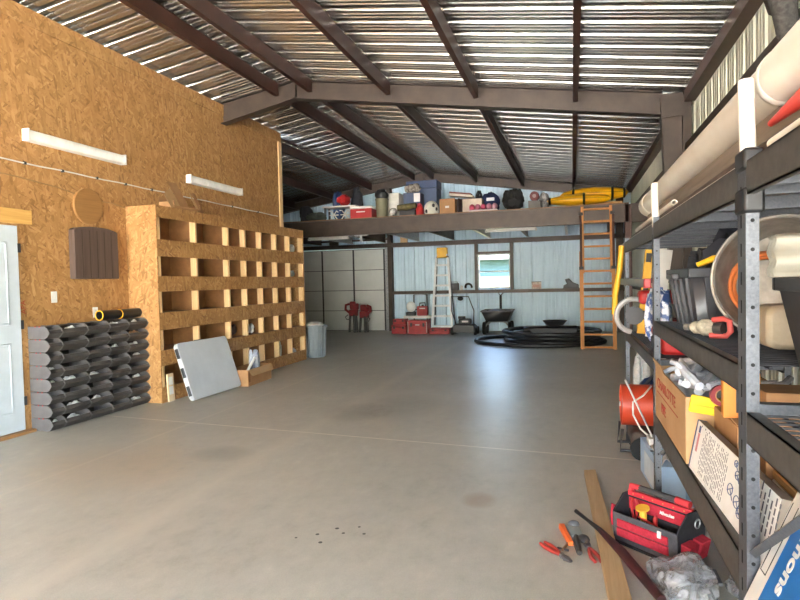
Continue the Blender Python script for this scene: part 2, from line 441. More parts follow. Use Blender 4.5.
# purlins: C sections under the sheeting
def purlin(i, x, y0, y1):
    z = roof_z(x) - .006; h = .185; b = MB(); s = -1
    b.box((x - .004, y0, z - h), (x, y1, z)); b.box((x + s * .065, y0, z - h), (x - .004, y1, z - h + .004)); b.box((x + s * .065, y0, z - .02), (x - .004, y1, z - .016))
    b.box((x + s * .065, y0, z - h + .004), (x + s * .061, y1, z - h + .022))
    struct(b.build('trim_purlin_%d' % i, REDBROWN))
for i, x in enumerate((.105, -1.215, -2.49, -3.73, -4.29)):
    purlin(i, x, YF, 7.97); purlin(i + 10, x, 8.06, 15.92)
for i, x in enumerate((-5.60, -6.85, -8.12)): purlin(20 + i, x, 9.95, 15.92)
# eave strut, girts of the right wall
b = MB(); b.box((1.375, YF, 3.62), (1.50, 7.97, 3.755)); b.box((1.375, 8.13, 3.62), (1.50, 15.95, 3.755)); struct(b.build('trim_eave_right', REDBROWN))
for i, z in enumerate((3.02, 2.1, 1.15)):
    b = MB(); b.box((1.39, YR0, z), (1.497, 16.0, z + .012)); b.box((1.39, YR0, z + .012), (1.40, 16.0, z + .085)); struct(b.build('trim_girt_right_%d' % i, BROWN))
# back wall girts and framing
b = MB(); b.box((XFL, 15.93, 2.46), (XR, 16.1, 2.475)); b.box((XFL, 15.93, 2.475), (XR, 15.945, 2.58)); struct(b.build('trim_girt_back_1', BROWN))
b = MB(); b.box((-5.1, 15.93, 1.15), (XR, 16.1, 1.165)); b.box((-5.1, 15.93, 1.075), (XR, 15.945, 1.15)); struct(b.build('trim_girt_back_2', BROWN))
b = MB(); b.box((-5.16, 15.9, 0), (-5.04, 16.1, 4.2)); struct(b.build('trim_column_door', BROWN))
for i, x in enumerate((WX0 - .08, WX1)):
    struct(MB().box((x, 15.95, 1.16), (x + .08, 16.1, 2.46)).build('trim_window_jamb_%d' % i, BROWN))
struct(MB().box((WX0, 15.95, WZ1), (WX1, 16.1, WZ1 + .06)).build('trim_window_head', BROWN))
struct(MB().box((-4.78, 15.96, 2.58), (-4.58, 16.05, 3.3)).build('trim_wood_block', PINE))
struct(MB().box((-7.0, 15.9, 2.58), (-6.72, 15.98, 2.9)).build('trim_brown_block', BROWN))

# window of the back wall
WF = mat('window_white_vinyl', '#dfe3e3', .4)
b = MB(); t = .035
for (x0, x1, z0, z1) in ((WX0, WX1, WZ0, WZ0 + t), (WX0, WX1, WZ1 - t, WZ1), (WX0, WX0 + t, WZ0, WZ1), (WX1 - t, WX1, WZ0, WZ1), (WX0, WX1, 1.655, 1.69)):
    b.box((x0, 16.06, z0), (x1, 16.13, z1))
win = struct(b.build('window_1', WF))
def glass():
    m, nt, p = nodes('window_glass'); p.inputs['Base Color'].default_value = (.95, .98, 1, 1); p.inputs['Roughness'].default_value = 0
    p.inputs['Transmission Weight'].default_value = 1; p.inputs['IOR'].default_value = 1.02; return m
MB().box((WX0 + t, 16.09, WZ0 + t), (WX1 - t, 16.095, WZ1 - t)).build('pane', glass(), win)

# sectional overhead door of the back wall
GD = mat('garage_door_panel', '#d9dcd8', .5, 0, '#cfd2ce', ns=2)
g = bpy.data.objects.new('door_2', None); COL.objects.link(g); g.location = (0, 0, 0); struct(g)
for k in range(4):
    z0 = .005 + k * .607; b = MB(); b.box((GX0, 16.04, z0), (GX1, 16.085, z0 + .595)); b.box((GX0, 16.06, z0 - .004), (GX1, 16.09, z0 + .62)); b.build('door_section', GD, g); MB().box((GX0, 16.036, z0 + .590), (GX1, 16.0395, z0 + .606)).build('section_joint', CHAR, g)
for x in (-8.33, -7.3, -6.28, -5.31):
    MB().box((x - .022, 16.015, .02), (x + .022, 16.04, 2.42)).build('stile', CHAR, g)
MB().box((GX1 + .01, 15.97, 0), (GX1 + .12, 16.04, 2.75)).build('track', GALV, g)
MB().box((GX0, 16.03, 0), (GX1, 16.06, .012)).build('bottom_seal', RUBBER, g)
MB().cyl((GX0, 15.86, 2.69), (GX1 + .12, 15.86, 2.69), .03).build('torsion_shaft', BROWN, g)

# entry door of the left wall
DW = mat('white_painted_door', '#c3ccd3', .45, 0, '#bac4cb')
d = MB(); d.box((XL + .005, 3.45, .035), (XL + .03, 4.37, 2.085)); dd = struct(d.build('door_1', DW, bev=.003))
for z0, z1 in ((.22, .92), (1.1, 1.92)):
    for y0, y1 in ((3.56, 3.87), (3.94, 4.25)):
        b = MB()
        for (a, c, e, f_) in ((y0, y1, z0, z0 + .02), (y0, y1, z1 - .02, z1), (y0, y0 + .02, z0, z1), (y1 - .02, y1, z0, z1)): b.box((XL + .03, a, e), (XL + .038, c, f_))
        b.build('panel_moulding', DW, dd, bev=.004)
for z in (.28, 1.05, 1.82): MB().box((XL + .01, 4.365, z), (XL + .036, 4.395, z + .09)).build('hinge', CHAR, dd)
MB().cyl((XL + .03, 3.52, .98), (XL + .09, 3.52, .98), .03).build('knob', GALV, dd)
struct(MB().box((XL, 3.31, 2.11), (XL + .03, 4.54, 2.255)).build('trim_door_head', wood('yellow_pine', '#d3a862', '#c0924c', 'y'), bev=.003))
b = MB(); b.box((XL, 4.375, 0), (XL + .014, 4.45, 2.11)); jm = struct(b.build('trim_door_jamb', OSBX))
text('stamp', 'APA', .075, REDINK, jm, (XL + .0155, 4.415, 1.27), axes((0, 0, 1), (0, -1, 0)))
struct(MB().box((XL, 3.4, 0), (XL + .09, 4.44, .03)).build('trim_threshold', wood('sill_wood', '#a87f52', '#8d683f', 'y'), bev=.004))

# ------------------------------------------------------------------ outdoors
GRASS = mat('dry_grass', '#45441f', .95, 0, '#383920', ns=3, bs=.2)
APRON = mat('sunlit_concrete_apron', '#bdb9b1', .8, 0, '#aeaaa2', ns=2)
struct(MB().box((-60, YF - 14, -.2), (60, YF - .25, -.02)).build('floor_apron', APRON))
struct(MB().box((XR + .12, YF - .24, -.2), (40, 14, -.02)).build('floor_side_yard', mat('low_bounce_yard', '#86805f', .95, 0, '#6f6c4c', ns=3)))  # unseen ground, toned down to bounce less light onto the left wall
struct(MB().box((-80, YB + .2, -.25), (80, 120, -.06)).build('floor_grass_behind', GRASS))
struct(MB().box((-120, -160, -.25), (120, YF - 14, -.06)).build('floor_bounce_front', mat('pale_bounce_ground', '#cfcbc2', .9, 0, '#bfbbb2', ns=2)))  # unseen ground, made pale to bounce sunlight onto the back wall
t = thing('metal_building', 'pale blue and cream metal building outside the back window', 'building', (-5, 44, -.06))
MB().box((-22, 0, 0), (22, 12, 3.0)).build('wall', mat('pale_blue_siding', '#27464f', .7), t)
MB().box((-22.4, -1.5, 3.0), (22.4, 12.4, 3.5)).build('roof', mat('white_roof_metal', '#353b3c', .6), t)  # overhang stretched out to keep the wall below in shade
MB().box((-22, -.05, 0.02), (22, -.01, 1.75)).build('base_band', mat('cream_band', '#77725a', .7), t)

# ------------------------------------------------------------------ light
w = bpy.data.worlds.new('sky'); scn.world = w; w.use_nodes = True
nt = w.node_tree; bg = nt.nodes['Background']
sky = nt.nodes.new('ShaderNodeTexSky'); sky.sky_type = 'NISHITA'; sky.sun_disc = False
sky.sun_elevation = R(62); sky.sun_rotation = R(170); sky.air_density = 1.2; sky.dust_density = 3.0
nt.links.new(sky.outputs[0], bg.inputs[0]); bg.inputs[1].default_value = .27
sun = bpy.data.lights.new('sun', 'SUN'); sun.energy = 12.5; sun.angle = R(.6); sun.color = (1, .97, .93)
so = bpy.data.objects.new('sun', sun); COL.objects.link(so); so.location = (-3, -8, 12)
so.rotation_euler = Vector((.1, -1, 2.35)).to_track_quat('Z', 'Y').to_euler()
scn.view_settings.view_transform = 'Standard'; scn.view_settings.look = 'None'; scn.view_settings.gamma = 1; scn.view_settings.use_curve_mapping = False
scn.view_settings.exposure = 4.38
scn.cycles.max_bounces = 10; scn.cycles.diffuse_bounces = 7; scn.cycles.use_denoising = True
# ================================================================== left wall
LAMP = mat('lamp_housing_white', '#eceae4', .35, 0, '#e4e1da')
for lab, y0, y1, z in (('long white wall light nearer the entry door, lamp off', 4.49, 5.82, 3.02), ('long white wall light above the cubby shelving, lamp off', 7.06, 8.42, 3.0)):
    t = thing('wall_light', lab, 'light', (XL, (y0 + y1) / 2, z), 0, 'wall lights on the strand board'); h = (y1 - y0) / 2
    MB().box((.001, -h, -.06), (.03, h, .06)).build('housing', LAMP, t, bev=.003)
    MB().prism([(.03, -.058), (.07, -.05), (.085, -.03), (.085, .03), (.07, .05), (.03, .058)], 'y', -h + .02, h - .02, ).build('diffuser', mat('acrylic_diffuser', '#f1efe8', .3), t)
    for s in (-1, 1): MB().box((.028, s * h - .02 * (s > 0), -.062), (.09, s * h + .02 * (s < 0), .062)).build('end_cap', WHITE, t, bev=.004)
t = thing('cable', 'white surface cable clipped along the wall above the round wooden disc', 'cable', (XL, 4.0, 2.735))
MB().tube([(.012, y * .22, .004 * math.sin(y * 1.7)) for y in range(0, 27)], .0075, 8).build('cord', WHITE, t)
for y in (.5, .95, 1.42, 1.87, 2.33, 2.75, 4.2, 5.0):
    MB().box((0, y - .012, -.014), (.024, y + .012, .014)).build('clip', CHAR, t)
t = MB().tube([(.008, 4.0, 2.60), (.008, 4.4, 2.585), (.008, 4.9, 2.545), (.008, 5.35, 2.47), (.008, 5.65, 2.47), (.008, 5.83, 2.44)], .006, 6).build('wire', mat('tan_wire', '#9c7a4e', .6), loc=(XL, 0, 0))
tag(t, 'thin tan wire sagging across the wall behind the round wooden disc', 'wire')
t = MB().cyl((0, 0, 0), (.03, 0, 0), .205, n=40).build('wooden_disc', wood('disc_wood', '#9c7342', '#8a6237', 'y'), loc=(XL + .012, 5.265, 2.385), bev=.004)
tag(t, 'round wooden disc hung on the wall above the dark arched panel', 'wooden disc')
DKW = wood('dark_stained_wood', '#5c4b42', '#483a33', 'z')
t = thing('arched_panel', 'dark stained wooden panel with an arched top on the wall', 'wall panel', (XL, 5.315, 1.555))
MB().prism([(-.315, 0), (.315, 0), (.315, .54)] + [(.315 * math.cos(a), .54 + .055 * math.sin(a)) for a in [PI * k / 10 for k in range(1, 10)]] + [(-.315, .54)], 'x', .001, .085).build('board', DKW, t, bev=.006)
for k in (-2, -1, 0, 1, 2): MB().box((.084, k * .105 - .003, .01), (.0872, k * .105 + .003, .55)).build('groove', mat('groove_dark', '#382d28', .8), t)
def plate(lab, y, z, kind):
    t = thing(kind, lab, kind.replace('_', ' '), (XL, y, z))
    MB().box((.0005, -.036, -.06), (.008, .036, .06)).build('cover_plate', WHITE, t, bev=.003)
    if kind == 'light_switch': MB().box((.008, -.006, -.012), (.016, .006, .012)).build('toggle', WHITE, t, bev=.001)
    else:
        for s in (-1, 1): MB().box((.008, -.014, s * .02 - .012), (.0105, .014, s * .02 + .012)).build('socket', mat('socket_grey', '#c9c6bf', .5), t, bev=.003)
plate('white light switch on the strand-board wall beside the entry door', 4.785, 1.36, 'light_switch')
plate('white outlet cover on the wall just above the black bin stack', 5.33, 1.165, 'wall_outlet')

# ------------------------------------------------------------------ stack of black bins
BIN = mat('black_bin_plastic', '#4a4643', .55, 0, '#413d3b', ns=14)
BINE = mat('grey_bin_end', '#625f5f', .6, 0, '#585555', ns=10)
ROWZ = .134
cols = [(4.452, 4.615), (4.617, 4.940), (4.942, 5.250), (5.252, 5.540), (5.542, 5.858)]
ORD = ['bottom', 'second', 'third', 'fourth', 'fifth', 'sixth', 'seventh', 'top']
CO = ['narrow column next to the door', 'second column from the door', 'middle column', 'fourth column from the door', 'column touching the cubbies']
def make_bin(w, lab, clips):
    t = thing('storage_bin', lab, 'bin', (0, 0, 0)); e = .006
    b = MB()
    b.box((.004, e, .002), (.225, w - e, .008)); b.box((.004, e, .008), (.01, w - e, .118))
    b.hexa([(.225, e, .002), (.231, e, .002), (.231, w - e, .002), (.225, w - e, .002), (.280, e, .056), (.286, e, .056), (.286, w - e, .056), (.280, w - e, .056)])
    b.hexa([(.280, e, .056), (.286, e, .056), (.286, w - e, .056), (.280, w - e, .056), (.262, e, .090), (.268, e, .090), (.268, w - e, .090), (.262, w - e, .090)])
    b.box((.004, e, .118), (.17, w - e, .124))
    b.build('tray', BIN, t)
    prof = [(.003, .001), (.228, .001), (.262, .022), (.292, .064), (.262, .108), (.225, .130), (.003, .130)]
    MB().prism(prof, 'y', 0, e).build('end_plate', BINE, t); MB().prism(prof, 'y', w - e, w).build('end_plate', BINE, t)
    MB().tube([(.266, e, .091), (.266, w - e, .091)], .0035, 6).build('front_rim', BINE, t)
    if clips:
        for x in (.11, .165): MB().cyl((x, -.004, .128), (x, .001, .128), .007, n=8).build('red_clip', RED, t)['label'] = 'small red clip'
    return t
def bag_stuff(name, lab, cat, at, r, m, grp, seed, n=4):
    q = random.Random(seed); b = MB()
    for i in range(n):
        b.ball((q.uniform(-.5, .5) * r[0], q.uniform(-.5, .5) * r[1], r[2] * q.uniform(.5, .75)), (r[0] * q.uniform(.35, .6), r[1] * q.uniform(.35, .6), r[2] * .5), 9, 6, .18, seed + i)
    zmin = min(v.co.z for v in b.bm.verts); bmesh.ops.translate(b.bm, vec=(0, 0, -zmin), verts=b.bm.verts)
    return tag(b.build(name, m, loc=at), lab, cat, grp)
FIT = mat('white_pvc_fittings', '#dfe0de', .4, 0, '#bfc4c6', ns=30); TANF = mat('tan_fittings', '#a98261', .6)
for ci, (y0, y1) in enumerate(cols):
    proto = make_bin(y1 - y0, '', ci == 0)
    for r in range(8):
        lab = 'black stacking bin, %s row, %s' % (ORD[r], CO[ci])
        o = proto if r == 0 else dup(proto, (0, 0, 0))
        o.location = (XL + .004, y0, .001 + r * ROWZ); o['label'] = lab; o['group'] = 'black bins stacked along the wall'
for k, (ci, rt) in enumerate(((0, 4), (1, 1), (3, 1), (4, 1), (4, 2), (4, 3), (4, 4), (0, 5), (2, 5), (1, 5), (3, 3), (4, 6), (4, 8), (1, 7), (1, 8), (2, 7), (0, 8))):
    y0, y1 = cols[ci]; r = 8 - rt; w = y1 - y0
    m = TANF if (ci, rt) == (4, 2) else FIT
    bag_stuff('fittings', '%s pipe fittings lying in the %s bin, %s' % ('tan' if m is TANF else 'white', ORD[r], CO[ci]), 'fittings',
              (XL + .20, y0 + w * .5, .0095 + r * ROWZ), (.045, w * .30, .092), m, 'fittings in the black bins', 40 + k)
for k, (y0, y1, lab) in enumerate(((5.24, 5.50, 'short black pipe with a yellow rim on top of the bins, nearer the door'), (5.54, 5.85, 'short black pipe with a yellow rim on top of the bins, nearer the cubbies'))):
    t = thing('pipe_section', lab, 'pipe', (XL + .15, y0, 8 * ROWZ + .060), 0, 'short black pipes on the bin stack')
    MB().pipe((0, 0, 0), (0, y1 - y0, 0), .056, .005, 24).build('barrel', BLACK, t)
    MB().tube([(.054 * math.cos(a), -.002, .054 * math.sin(a)) for a in [2 * PI * i / 24 for i in range(24)]], .006, 6, True).build('rim', YEL, t)['label'] = 'yellow rim'

# ------------------------------------------------------------------ cubby shelving
PX = -4.877; PY0, PY1, PH = 5.86, 9.87, 2.455; PB = XL + .004
CUBSHADE = mat('cubby_board_shade', '#8f6238', .7, 0, '#7d5430', ns=8)  # board colour darkened, paints in the shade inside the cubbies
cub = thing('cubby_shelving', 'tall strand-board and pine cubby shelving along the left wall', 'shelving', ((PX + PB) / 2, (PY0 + PY1) / 2, 0))
off = Vector(cub.location)
def cbuild(b, name, m, bev=0):
    bmesh.ops.translate(b.bm, vec=-off, verts=b.bm.verts); return b.build(name, m, cub, bev=bev)
cbuild(MB().box((PB, PY0, 0), (PX, PY0 + .014, PH)), 'end_panel', OSBY); cbuild(MB().box((PB, PY1 - .014, 0), (PX, PY1, PH)), 'end_panel', OSBY)
cbuild(MB().box((PB, PY0 + .014, 0), (PB + .010, PY1 - .014, PH)), 'back_panel', CUBSHADE)
RAILS = ((2.302, PH), (1.823, 2.033), (1.385, 1.576), (.906, 1.125), (.461, .654), (0, .194))
for z0, z1 in RAILS: cbuild(MB().box((PX - .012, PY0 + .014, z0), (PX, PY1 - .014, z1)), 'front_rail', OSBX, .0015)
studs = (5.90, 6.632, 7.388, 7.853, 8.33, 8.83, 9.309, 9.818)
for y in studs:
    cbuild(MB().box((PX - .102, y, 0), (PX - .0125, y + .038, PH - .02)), 'stud', PINE, .002)
    if PY0 + .1 < y < PY1 - .1: cbuild(MB().box((PB + .0105, y + .012, .01), (PX - .1025, y + .024, PH - .02)), 'divider', CUBSHADE)
for y in (6.12, 6.98): cbuild(MB().box((PB + .0105, y, 0), (PB + .05, y + .089, PH - .02)), 'back_stud', PINE)
SHZ = (0.10, .640, 1.11, 1.562, 2.02, PH - .012)
for z in SHZ: cbuild(MB().box((PB + .011, PY0 + .0145, z), (PX - .0125, PY1 - .0145, z + .011)), 'shelf', CUBSHADE)
CLB = ['lowest', 'second lowest', 'middle', 'second highest', 'highest']
def cell_item(px, py, row, k, w, h, m, lab):
    p = at_x(px, py, PX - .16); z = (SHZ[row] + .012)
    # keep clear of dividers
    for y in studs:
        if abs(p.y - y - .019) < w * .8 + .02: p.y = y + .019 + (w * .8 + .03) * (1 if p.y > y else -1)
    p.y = min(p.y, 9.70)
    bag_stuff('wrapped_parts', lab, 'parts', (PX - .19, p.y, z), (.08, w * .75, h * 1.1), m, 'small parts in the cubbies', 90 + k)
DSTF = mat('dark_parts', '#3a3030', .6)
for k, a in enumerate(((223, 276, 3, .12, .10, FIT, 'white wrapped parts in the second highest cubby row, wide cubby'), (295, 249, 4, .13, .13, FIT, 'white parts in the last cubby of the highest row'),
    (283, 275, 3, .12, .11, FIT, 'white parts in the second highest cubby row, second from its far end'), (297, 275, 3, .1, .1, FIT, 'white parts in the second highest row, cubby at its far end'),
    (289, 297, 2, .13, .18, FIT, 'white parts heaped in the middle cubby row near its far end'), (236, 334, 1, .16, .14, DSTF, 'dark parts in the second lowest cubby row'),
    (254, 333, 1, .12, .13, FIT, 'white parts in the second lowest cubby row, beside the dark ones'), (284, 352, 0, .2, .26, FIT, 'white bagged parts overflowing a low cubby near the trash can'),
    (297, 352, 0, .1, .1, FIT, 'small white parts in the lowest cubby at the far end'))): cell_item(a[0], a[1], a[2], k, a[3], a[4], a[5], a[6])
# opened carton lying on top of the cubbies
t = thing('open_carton', 'opened cardboard box with raised flaps on top of the cubby shelving', 'box', (PX - .16, 6.55, PH + .001))
b = MB(); th = .004
b.box((-.13, -.27, 0), (.11, .27, th)); b.box((-.13, -.27, th), (-.13 + th, .27, .17)); b.box((.11 - th, -.27, th), (.11, .27, .045))
b.box((-.126, -.27, th), (.106, -.27 + th, .1)); b.box((-.126, .27 - th, th), (.106, .27, .1)); b.build('body', CARD, t)
def flap(pts, d, m=CARD):
    c = MB(); n = len(pts); A = [c.bm.verts.new(p) for p in pts]; B = [c.bm.verts.new((Vector(p) + Vector(d))) for p in pts]
    c.face(A); c.face(B[::-1])
    for i in range(n): c.face((A[i], A[(i+1) % n], B[(i+1) % n], B[i]))
    return c
for nm, q, m in (('flap', ((-.36, .13), (-.2, .20), (-.11, .03), (-.30, .0)), CARDL), ('flap', ((-.22, .26), (-.06, .27), (.04, .0), (-.12, .0)), CARD), ('flap', ((.11, .19), (.145, .20), (.22, .0), (.17, .0)), CARDL), ('flap', ((.15, .2), (.24, .2), (.30, .0), (.225, .0)), CARD)):
    flap([(.112 - z * .35 if k else .112 - z * .3, y, z + .005) for k, (y, z) in enumerate((a_ * 1.15, c_ * 1.35) for a_, c_ in q)], (.004, 0, 0), m).build(nm, m, t)

# ------------------------------------------------------------------ folded table, plank, carton, trash can
GREYT = mat('grey_table_plastic', '#c0c3c8', .5, 0, '#b7babf', ns=3, bs=.03, bd=.001)
P0 = at_z(190, 402); P1 = at_z(238, 387); Wt = (P1 - P0).length
top = Vector((PX + .035, P0.y, .72))
t = thing('folding_table', 'grey plastic folding table folded in half, leaning on the cubbies', 'table', P0 + Vector((0, 0, .003)))
xd = (P1 - P0).normalized(); yd = (Vector((PX + .05, P0.y, .72)) - P0).normalized(); yd = (yd - xd * yd.dot(xd)).normalized(); zd = xd.cross(yd)
if zd.x < 0: zd = -zd
t.rotation_euler = Matrix((xd, yd, xd.cross(yd))).transposed().to_euler()
sg = 1 if xd.cross(yd).x > 0 else -1
def rrect(w, h, r, n=5):
    o = []
    for cx, cy, a0 in ((w - r, r, -90), (w - r, h - r, 0), (r, h - r, 90), (r, r, 180)):
        for k in range(n + 1): a = R(a0 + 90 * k / n); o.append((cx + r * math.cos(a), cy + r * math.sin(a)))
    return o
HT = .745
MB().prism(rrect(Wt, HT, .05), 'z', sg * .034, sg * .068).build('near_half', GREYT, t, bev=.006)
MB().prism(rrect(Wt, HT, .05), 'z', sg * -.0, sg * .032).build('far_half', mat('pale_table_edge', '#d8dadb', .5), t, bev=.005)
for y in (.06, .30, .55): MB().box((-.006, y, min(sg * .01, sg * .06)), (.004, y + .13, max(sg * .01, sg * .06))).build('folded_leg_end', CHAR, t, bev=.008)
MB().box((.38, HT - .012, min(sg * .02, sg * .05)), (.55, HT + .012, max(sg * .02, sg * .05))).build('carry_handle', BLACK, t, bev=.006)
pl = at_z(180, 402.5)
t = thing('board_offcut', 'short pale board with white labels standing between bins and table', 'board', (PX + .035, 6.0, 0), rot=(0, R(-3), 0))
MB().box((-.02, -.055, .001), (.0, .055, .35)).build('board', wood('pale_offcut', '#d9c3a0', '#cbb089', 'z'), t)
for z in (.21, .09): MB().box((0, -.04, z), (.0012, .035, z + .1)).build('label', WHITE, t)['label'] = 'white paper label'
t = thing('open_carton', 'open cardboard box of odds and ends on the floor beside the folded table', 'box', (-4.60, 7.42, .001), R(3))
b = MB(); w, d, h, th = .17, .36, .235, .005
b.box((-w, -d, 0), (w, d, th)); b.box((-w, -d, th), (w, -d + th, h)); b.box((-w, d - th, th), (w, d, h)); b.box((-w, -d + th, th), (-w + th, d - th, h)); b.box((w - th, -d + th, th), (w, d - th, h)); b.build('body', CARD, t)
flap([(w, -d + .01, h), (w, d - .01, h - .0), (w + .05, d - .03, h - .09), (w + .05, -d + .03, h - .09)], (.004, 0, .002)).build('flap', CARDL, t)
MB().box((w - .001, -d + .02, .06), (w + .001, -d + .06, .235)).build('torn_patch', mat('torn_card', '#8a5f3a', .9), t)
t = MB().tube([(0, -.1, 0), (0, .10, .17)], .02, 10).build('plastic_tube', WHITE, loc=(-4.55, 7.38, .19)); tag(t, 'white plastic tube sticking out of the floor carton', 'tube')
bag_stuff('grey_bag', 'grey and white bag standing up out of the floor carton', 'bag', (-4.62, 7.60, .007), (.09, .085, .40), mat('grey_bag_plastic', '#a9adb5', .4, 0, '#84889a', ns=14), None, 5, 6)
bag_stuff('black_cloth', 'black cloth bundle in the near end of the floor carton', 'cloth', (-4.62, 7.16, .007), (.09, .06, .2), DGREY, None, 6, 5)
t = thing('trash_can', 'blue-grey plastic trash can at the end of the cubby shelving', 'trash can', (-4.85, 10.22, 0))
TC = mat('blue_grey_plastic', '#80878c', .5, 0, '#757d85', ns=4)
MB().lathe([(0, .004), (.165, .004), (.17, .02), (.205, .60), (.218, .61), (.218, .64), (.20, .64), (.196, .60), (.16, .03), (0, .03)], 28).build('body', TC, t)
b = MB()
for k in range(14):
    a = 2 * PI * k / 14; b.box((.172, -.008, .03), (.196, .008, .6), Matrix.Rotation(a, 4, 'Z') @ Matrix.Rotation(R(2.6), 4, 'Y'))
b.build('rib', TC, t)
MB().ball((0, 0, .6), (.19, .19, .10), 18, 8, .10, 3).build('bin_liner', mat('white_liner', '#d6d3cb', .45, 0, '#b3a79a', ns=12), t)
MB().prism([(.205, -.1), (.235, -.1), (.235, .1), (.205, .1)], 'z', .59, .625).build('handle', TC, t, bev=.006)
# ================================================================== mezzanine at the back
MY, MZ = 12.5, 2.945
b = MB(); b.box((-9.55, MY - .005, 2.565), (1.12, MY + .005, 2.925)); b.box((-9.55, MY - .06, 2.553), (1.12, MY + .06, 2.565)); b.box((-9.55, MY - .06, 2.913), (1.12, MY + .06, 2.925))
struct(b.build('trim_mezzanine_beam', BROWN))
struct(MB().box((-9.55, MY - .06, 2.926), (1.12, 15.9, MZ - .001)).build('ceiling_mezzanine_deck', wood('deck_plywood', '#8a6a4a', '#75583d', 'x')))
for i in range(11):
    x = -9.3 + i * 1.02; b = MB(); b.box((x, MY + .08, 2.60), (x + .006, 15.92, 2.925)); b.box((x - .03, MY + .08, 2.594), (x + .036, 15.92, 2.60)); struct(b.build('trim_joist_%d' % i, GALV if i % 2 else BROWN))
b = MB(); b.box((1.04, MY - .07, 0), (1.052, MY + .07, 2.92)); b.box((1.16, MY - .07, 0), (1.172, MY + .07, 2.92)); b.box((1.052, MY - .005, 0), (1.16, MY + .005, 2.92)); struct(b.build('trim_mezzanine_post', REDBROWN))
b = MB(); b.prism([(1.175, 2.55), (1.5, 2.55), (1.5, 2.93), (1.175, 2.93)], 'y', MY - .01, MY + .01); struct(b.build('trim_post_bracket', BROWN))
struct(MB().box((-9.5, MY - .07, 0), (-9.35, MY + .07, 2.55)).build('trim_mezzanine_post_left', BROWN))
p = at_y(361, 237, MY - .02)
b = MB(); b.box((p.x - .16, MY - .04, 2.525), (p.x + .16, MY + .05, 2.55)); b.box((p.x - .03, MY - .03, 2.40), (p.x + .03, MY + .03, 2.525)); struct(b.build('trim_hanger', GALV))
for lab, a, c, z in (('white tube light under the mezzanine, centre of the bay, lamp off', 486, 536, 2.53), ('white tube light under the mezzanine near the overhead door, lamp off', 309, 348, 2.53)):
    x0 = at_y(a, 226, 13.0).x; x1 = at_y(c, 226, 13.0).x
    t = thing('tube_light', lab, 'light', ((x0 + x1) / 2, 13.0, z), 0, 'tube lights under the mezzanine'); h = (x1 - x0) / 2
    MB().box((-h, -.05, .02), (h, .05, .065)).build('housing', LAMP, t, bev=.004)
    for y in (-.025, .025): MB().cyl((-h + .03, y, 0), (h - .03, y, 0), .014, n=10).build('tube', mat('tube_glass', '#f4f4f0', .3), t)
    for s in (-1, 1): MB().box((s * h - .02, -.05, -.02), (s * h + .02, .05, .03)).build('end_cap', WHITE, t)

def mx(px, Y=12.75): return at_y(px, 210, Y).x
def mztop(px, py, Y=12.75): return at_y(px, py, Y).z
def mbox(name, lab, cat, p0, p1, ytop, m, Y=12.62, d=.4, lid=None, tape=None, base=MZ):
    x0, x1 = mx(p0, Y), mx(p1, Y); z = mztop((p0 + p1) / 2, ytop, Y)
    t = thing(name, lab, cat, ((x0 + x1) / 2, Y + d / 2, base)); w, h = (x1 - x0) / 2, z - base
    hb = h * (.8 if lid else 1)
    MB().box((-w, -d / 2, 0), (w, d / 2, hb)).build('body', m, t, bev=.012)
    if lid: MB().box((-w - .012, -d / 2 - .012, hb), (w + .012, d / 2 + .012, h)).build('lid', lid, t, bev=.015)
    if tape: MB().box((-w * .25, -d / 2 - .003, h * .38), (w * .25, -d / 2 - .0005, h * .52)).build('label', tape, t)
    return t, w, h, d
def mbag(name, lab, cat, p0, p1, ytop, m, Y=12.9, d=.35, base=MZ, seed=3, n=6):
    x0, x1 = mx(p0, Y), mx(p1, Y); z = mztop((p0 + p1) / 2, ytop, Y)
    q = random.Random(seed); b = MB(); w = (x1 - x0) / 2; h = z - base
    b.ball((0, 0, h * .45), (w * .9, d / 2, h * .5), 16, 10, .12, seed)
    for i in range(n): b.ball((q.uniform(-.6, .6) * w, q.uniform(-.5, .2) * d * .6, h * q.uniform(.3, .7)), (w * .4, d * .28, h * .3), 10, 6, .15, seed + i)
    zm = min(v.co.z for v in b.bm.verts); bmesh.ops.translate(b.bm, vec=(0, 0, -zm), verts=b.bm.verts)
    return tag(b.build(name, m, loc=((x0 + x1) / 2, Y, base + .001)), lab, cat)
# cooler
t, w, h, d = mbox('cooler', 'red cooler with a white lid on the mezzanine edge', 'cooler', 350, 371.5, 206, RED, lid=WHITE)
MB().box((-w * .4, -d / 2 - .02, h * .5), (w * .4, -d / 2 - .002, h * .58)).build('handle', WHITE, t, bev=.005)
# olive can with black bag
Yc = 12.85; x0, x1 = mx(376, Yc), mx(388, Yc); r = (x1 - x0) / 2; zt = mztop(381, 200, Yc) - MZ
t = thing('waste_can', 'olive can lined with a black bag on the mezzanine beside the red cooler', 'can', ((x0 + x1) / 2, Yc, MZ))
MB().lathe([(0, 0), (r * .85, 0), (r, zt), (r + .012, zt), (r + .012, zt + .02), (r * .9, zt + .02), (r * .8, .02), (0, .02)], 22).build('body', mat('olive_plastic', '#77735a', .6), t)
MB().ball((0, 0, zt + .09), (r * 1.05, r * 1.0, .17), 14, 8, .13, 8).build('black_liner', BLACK, t)
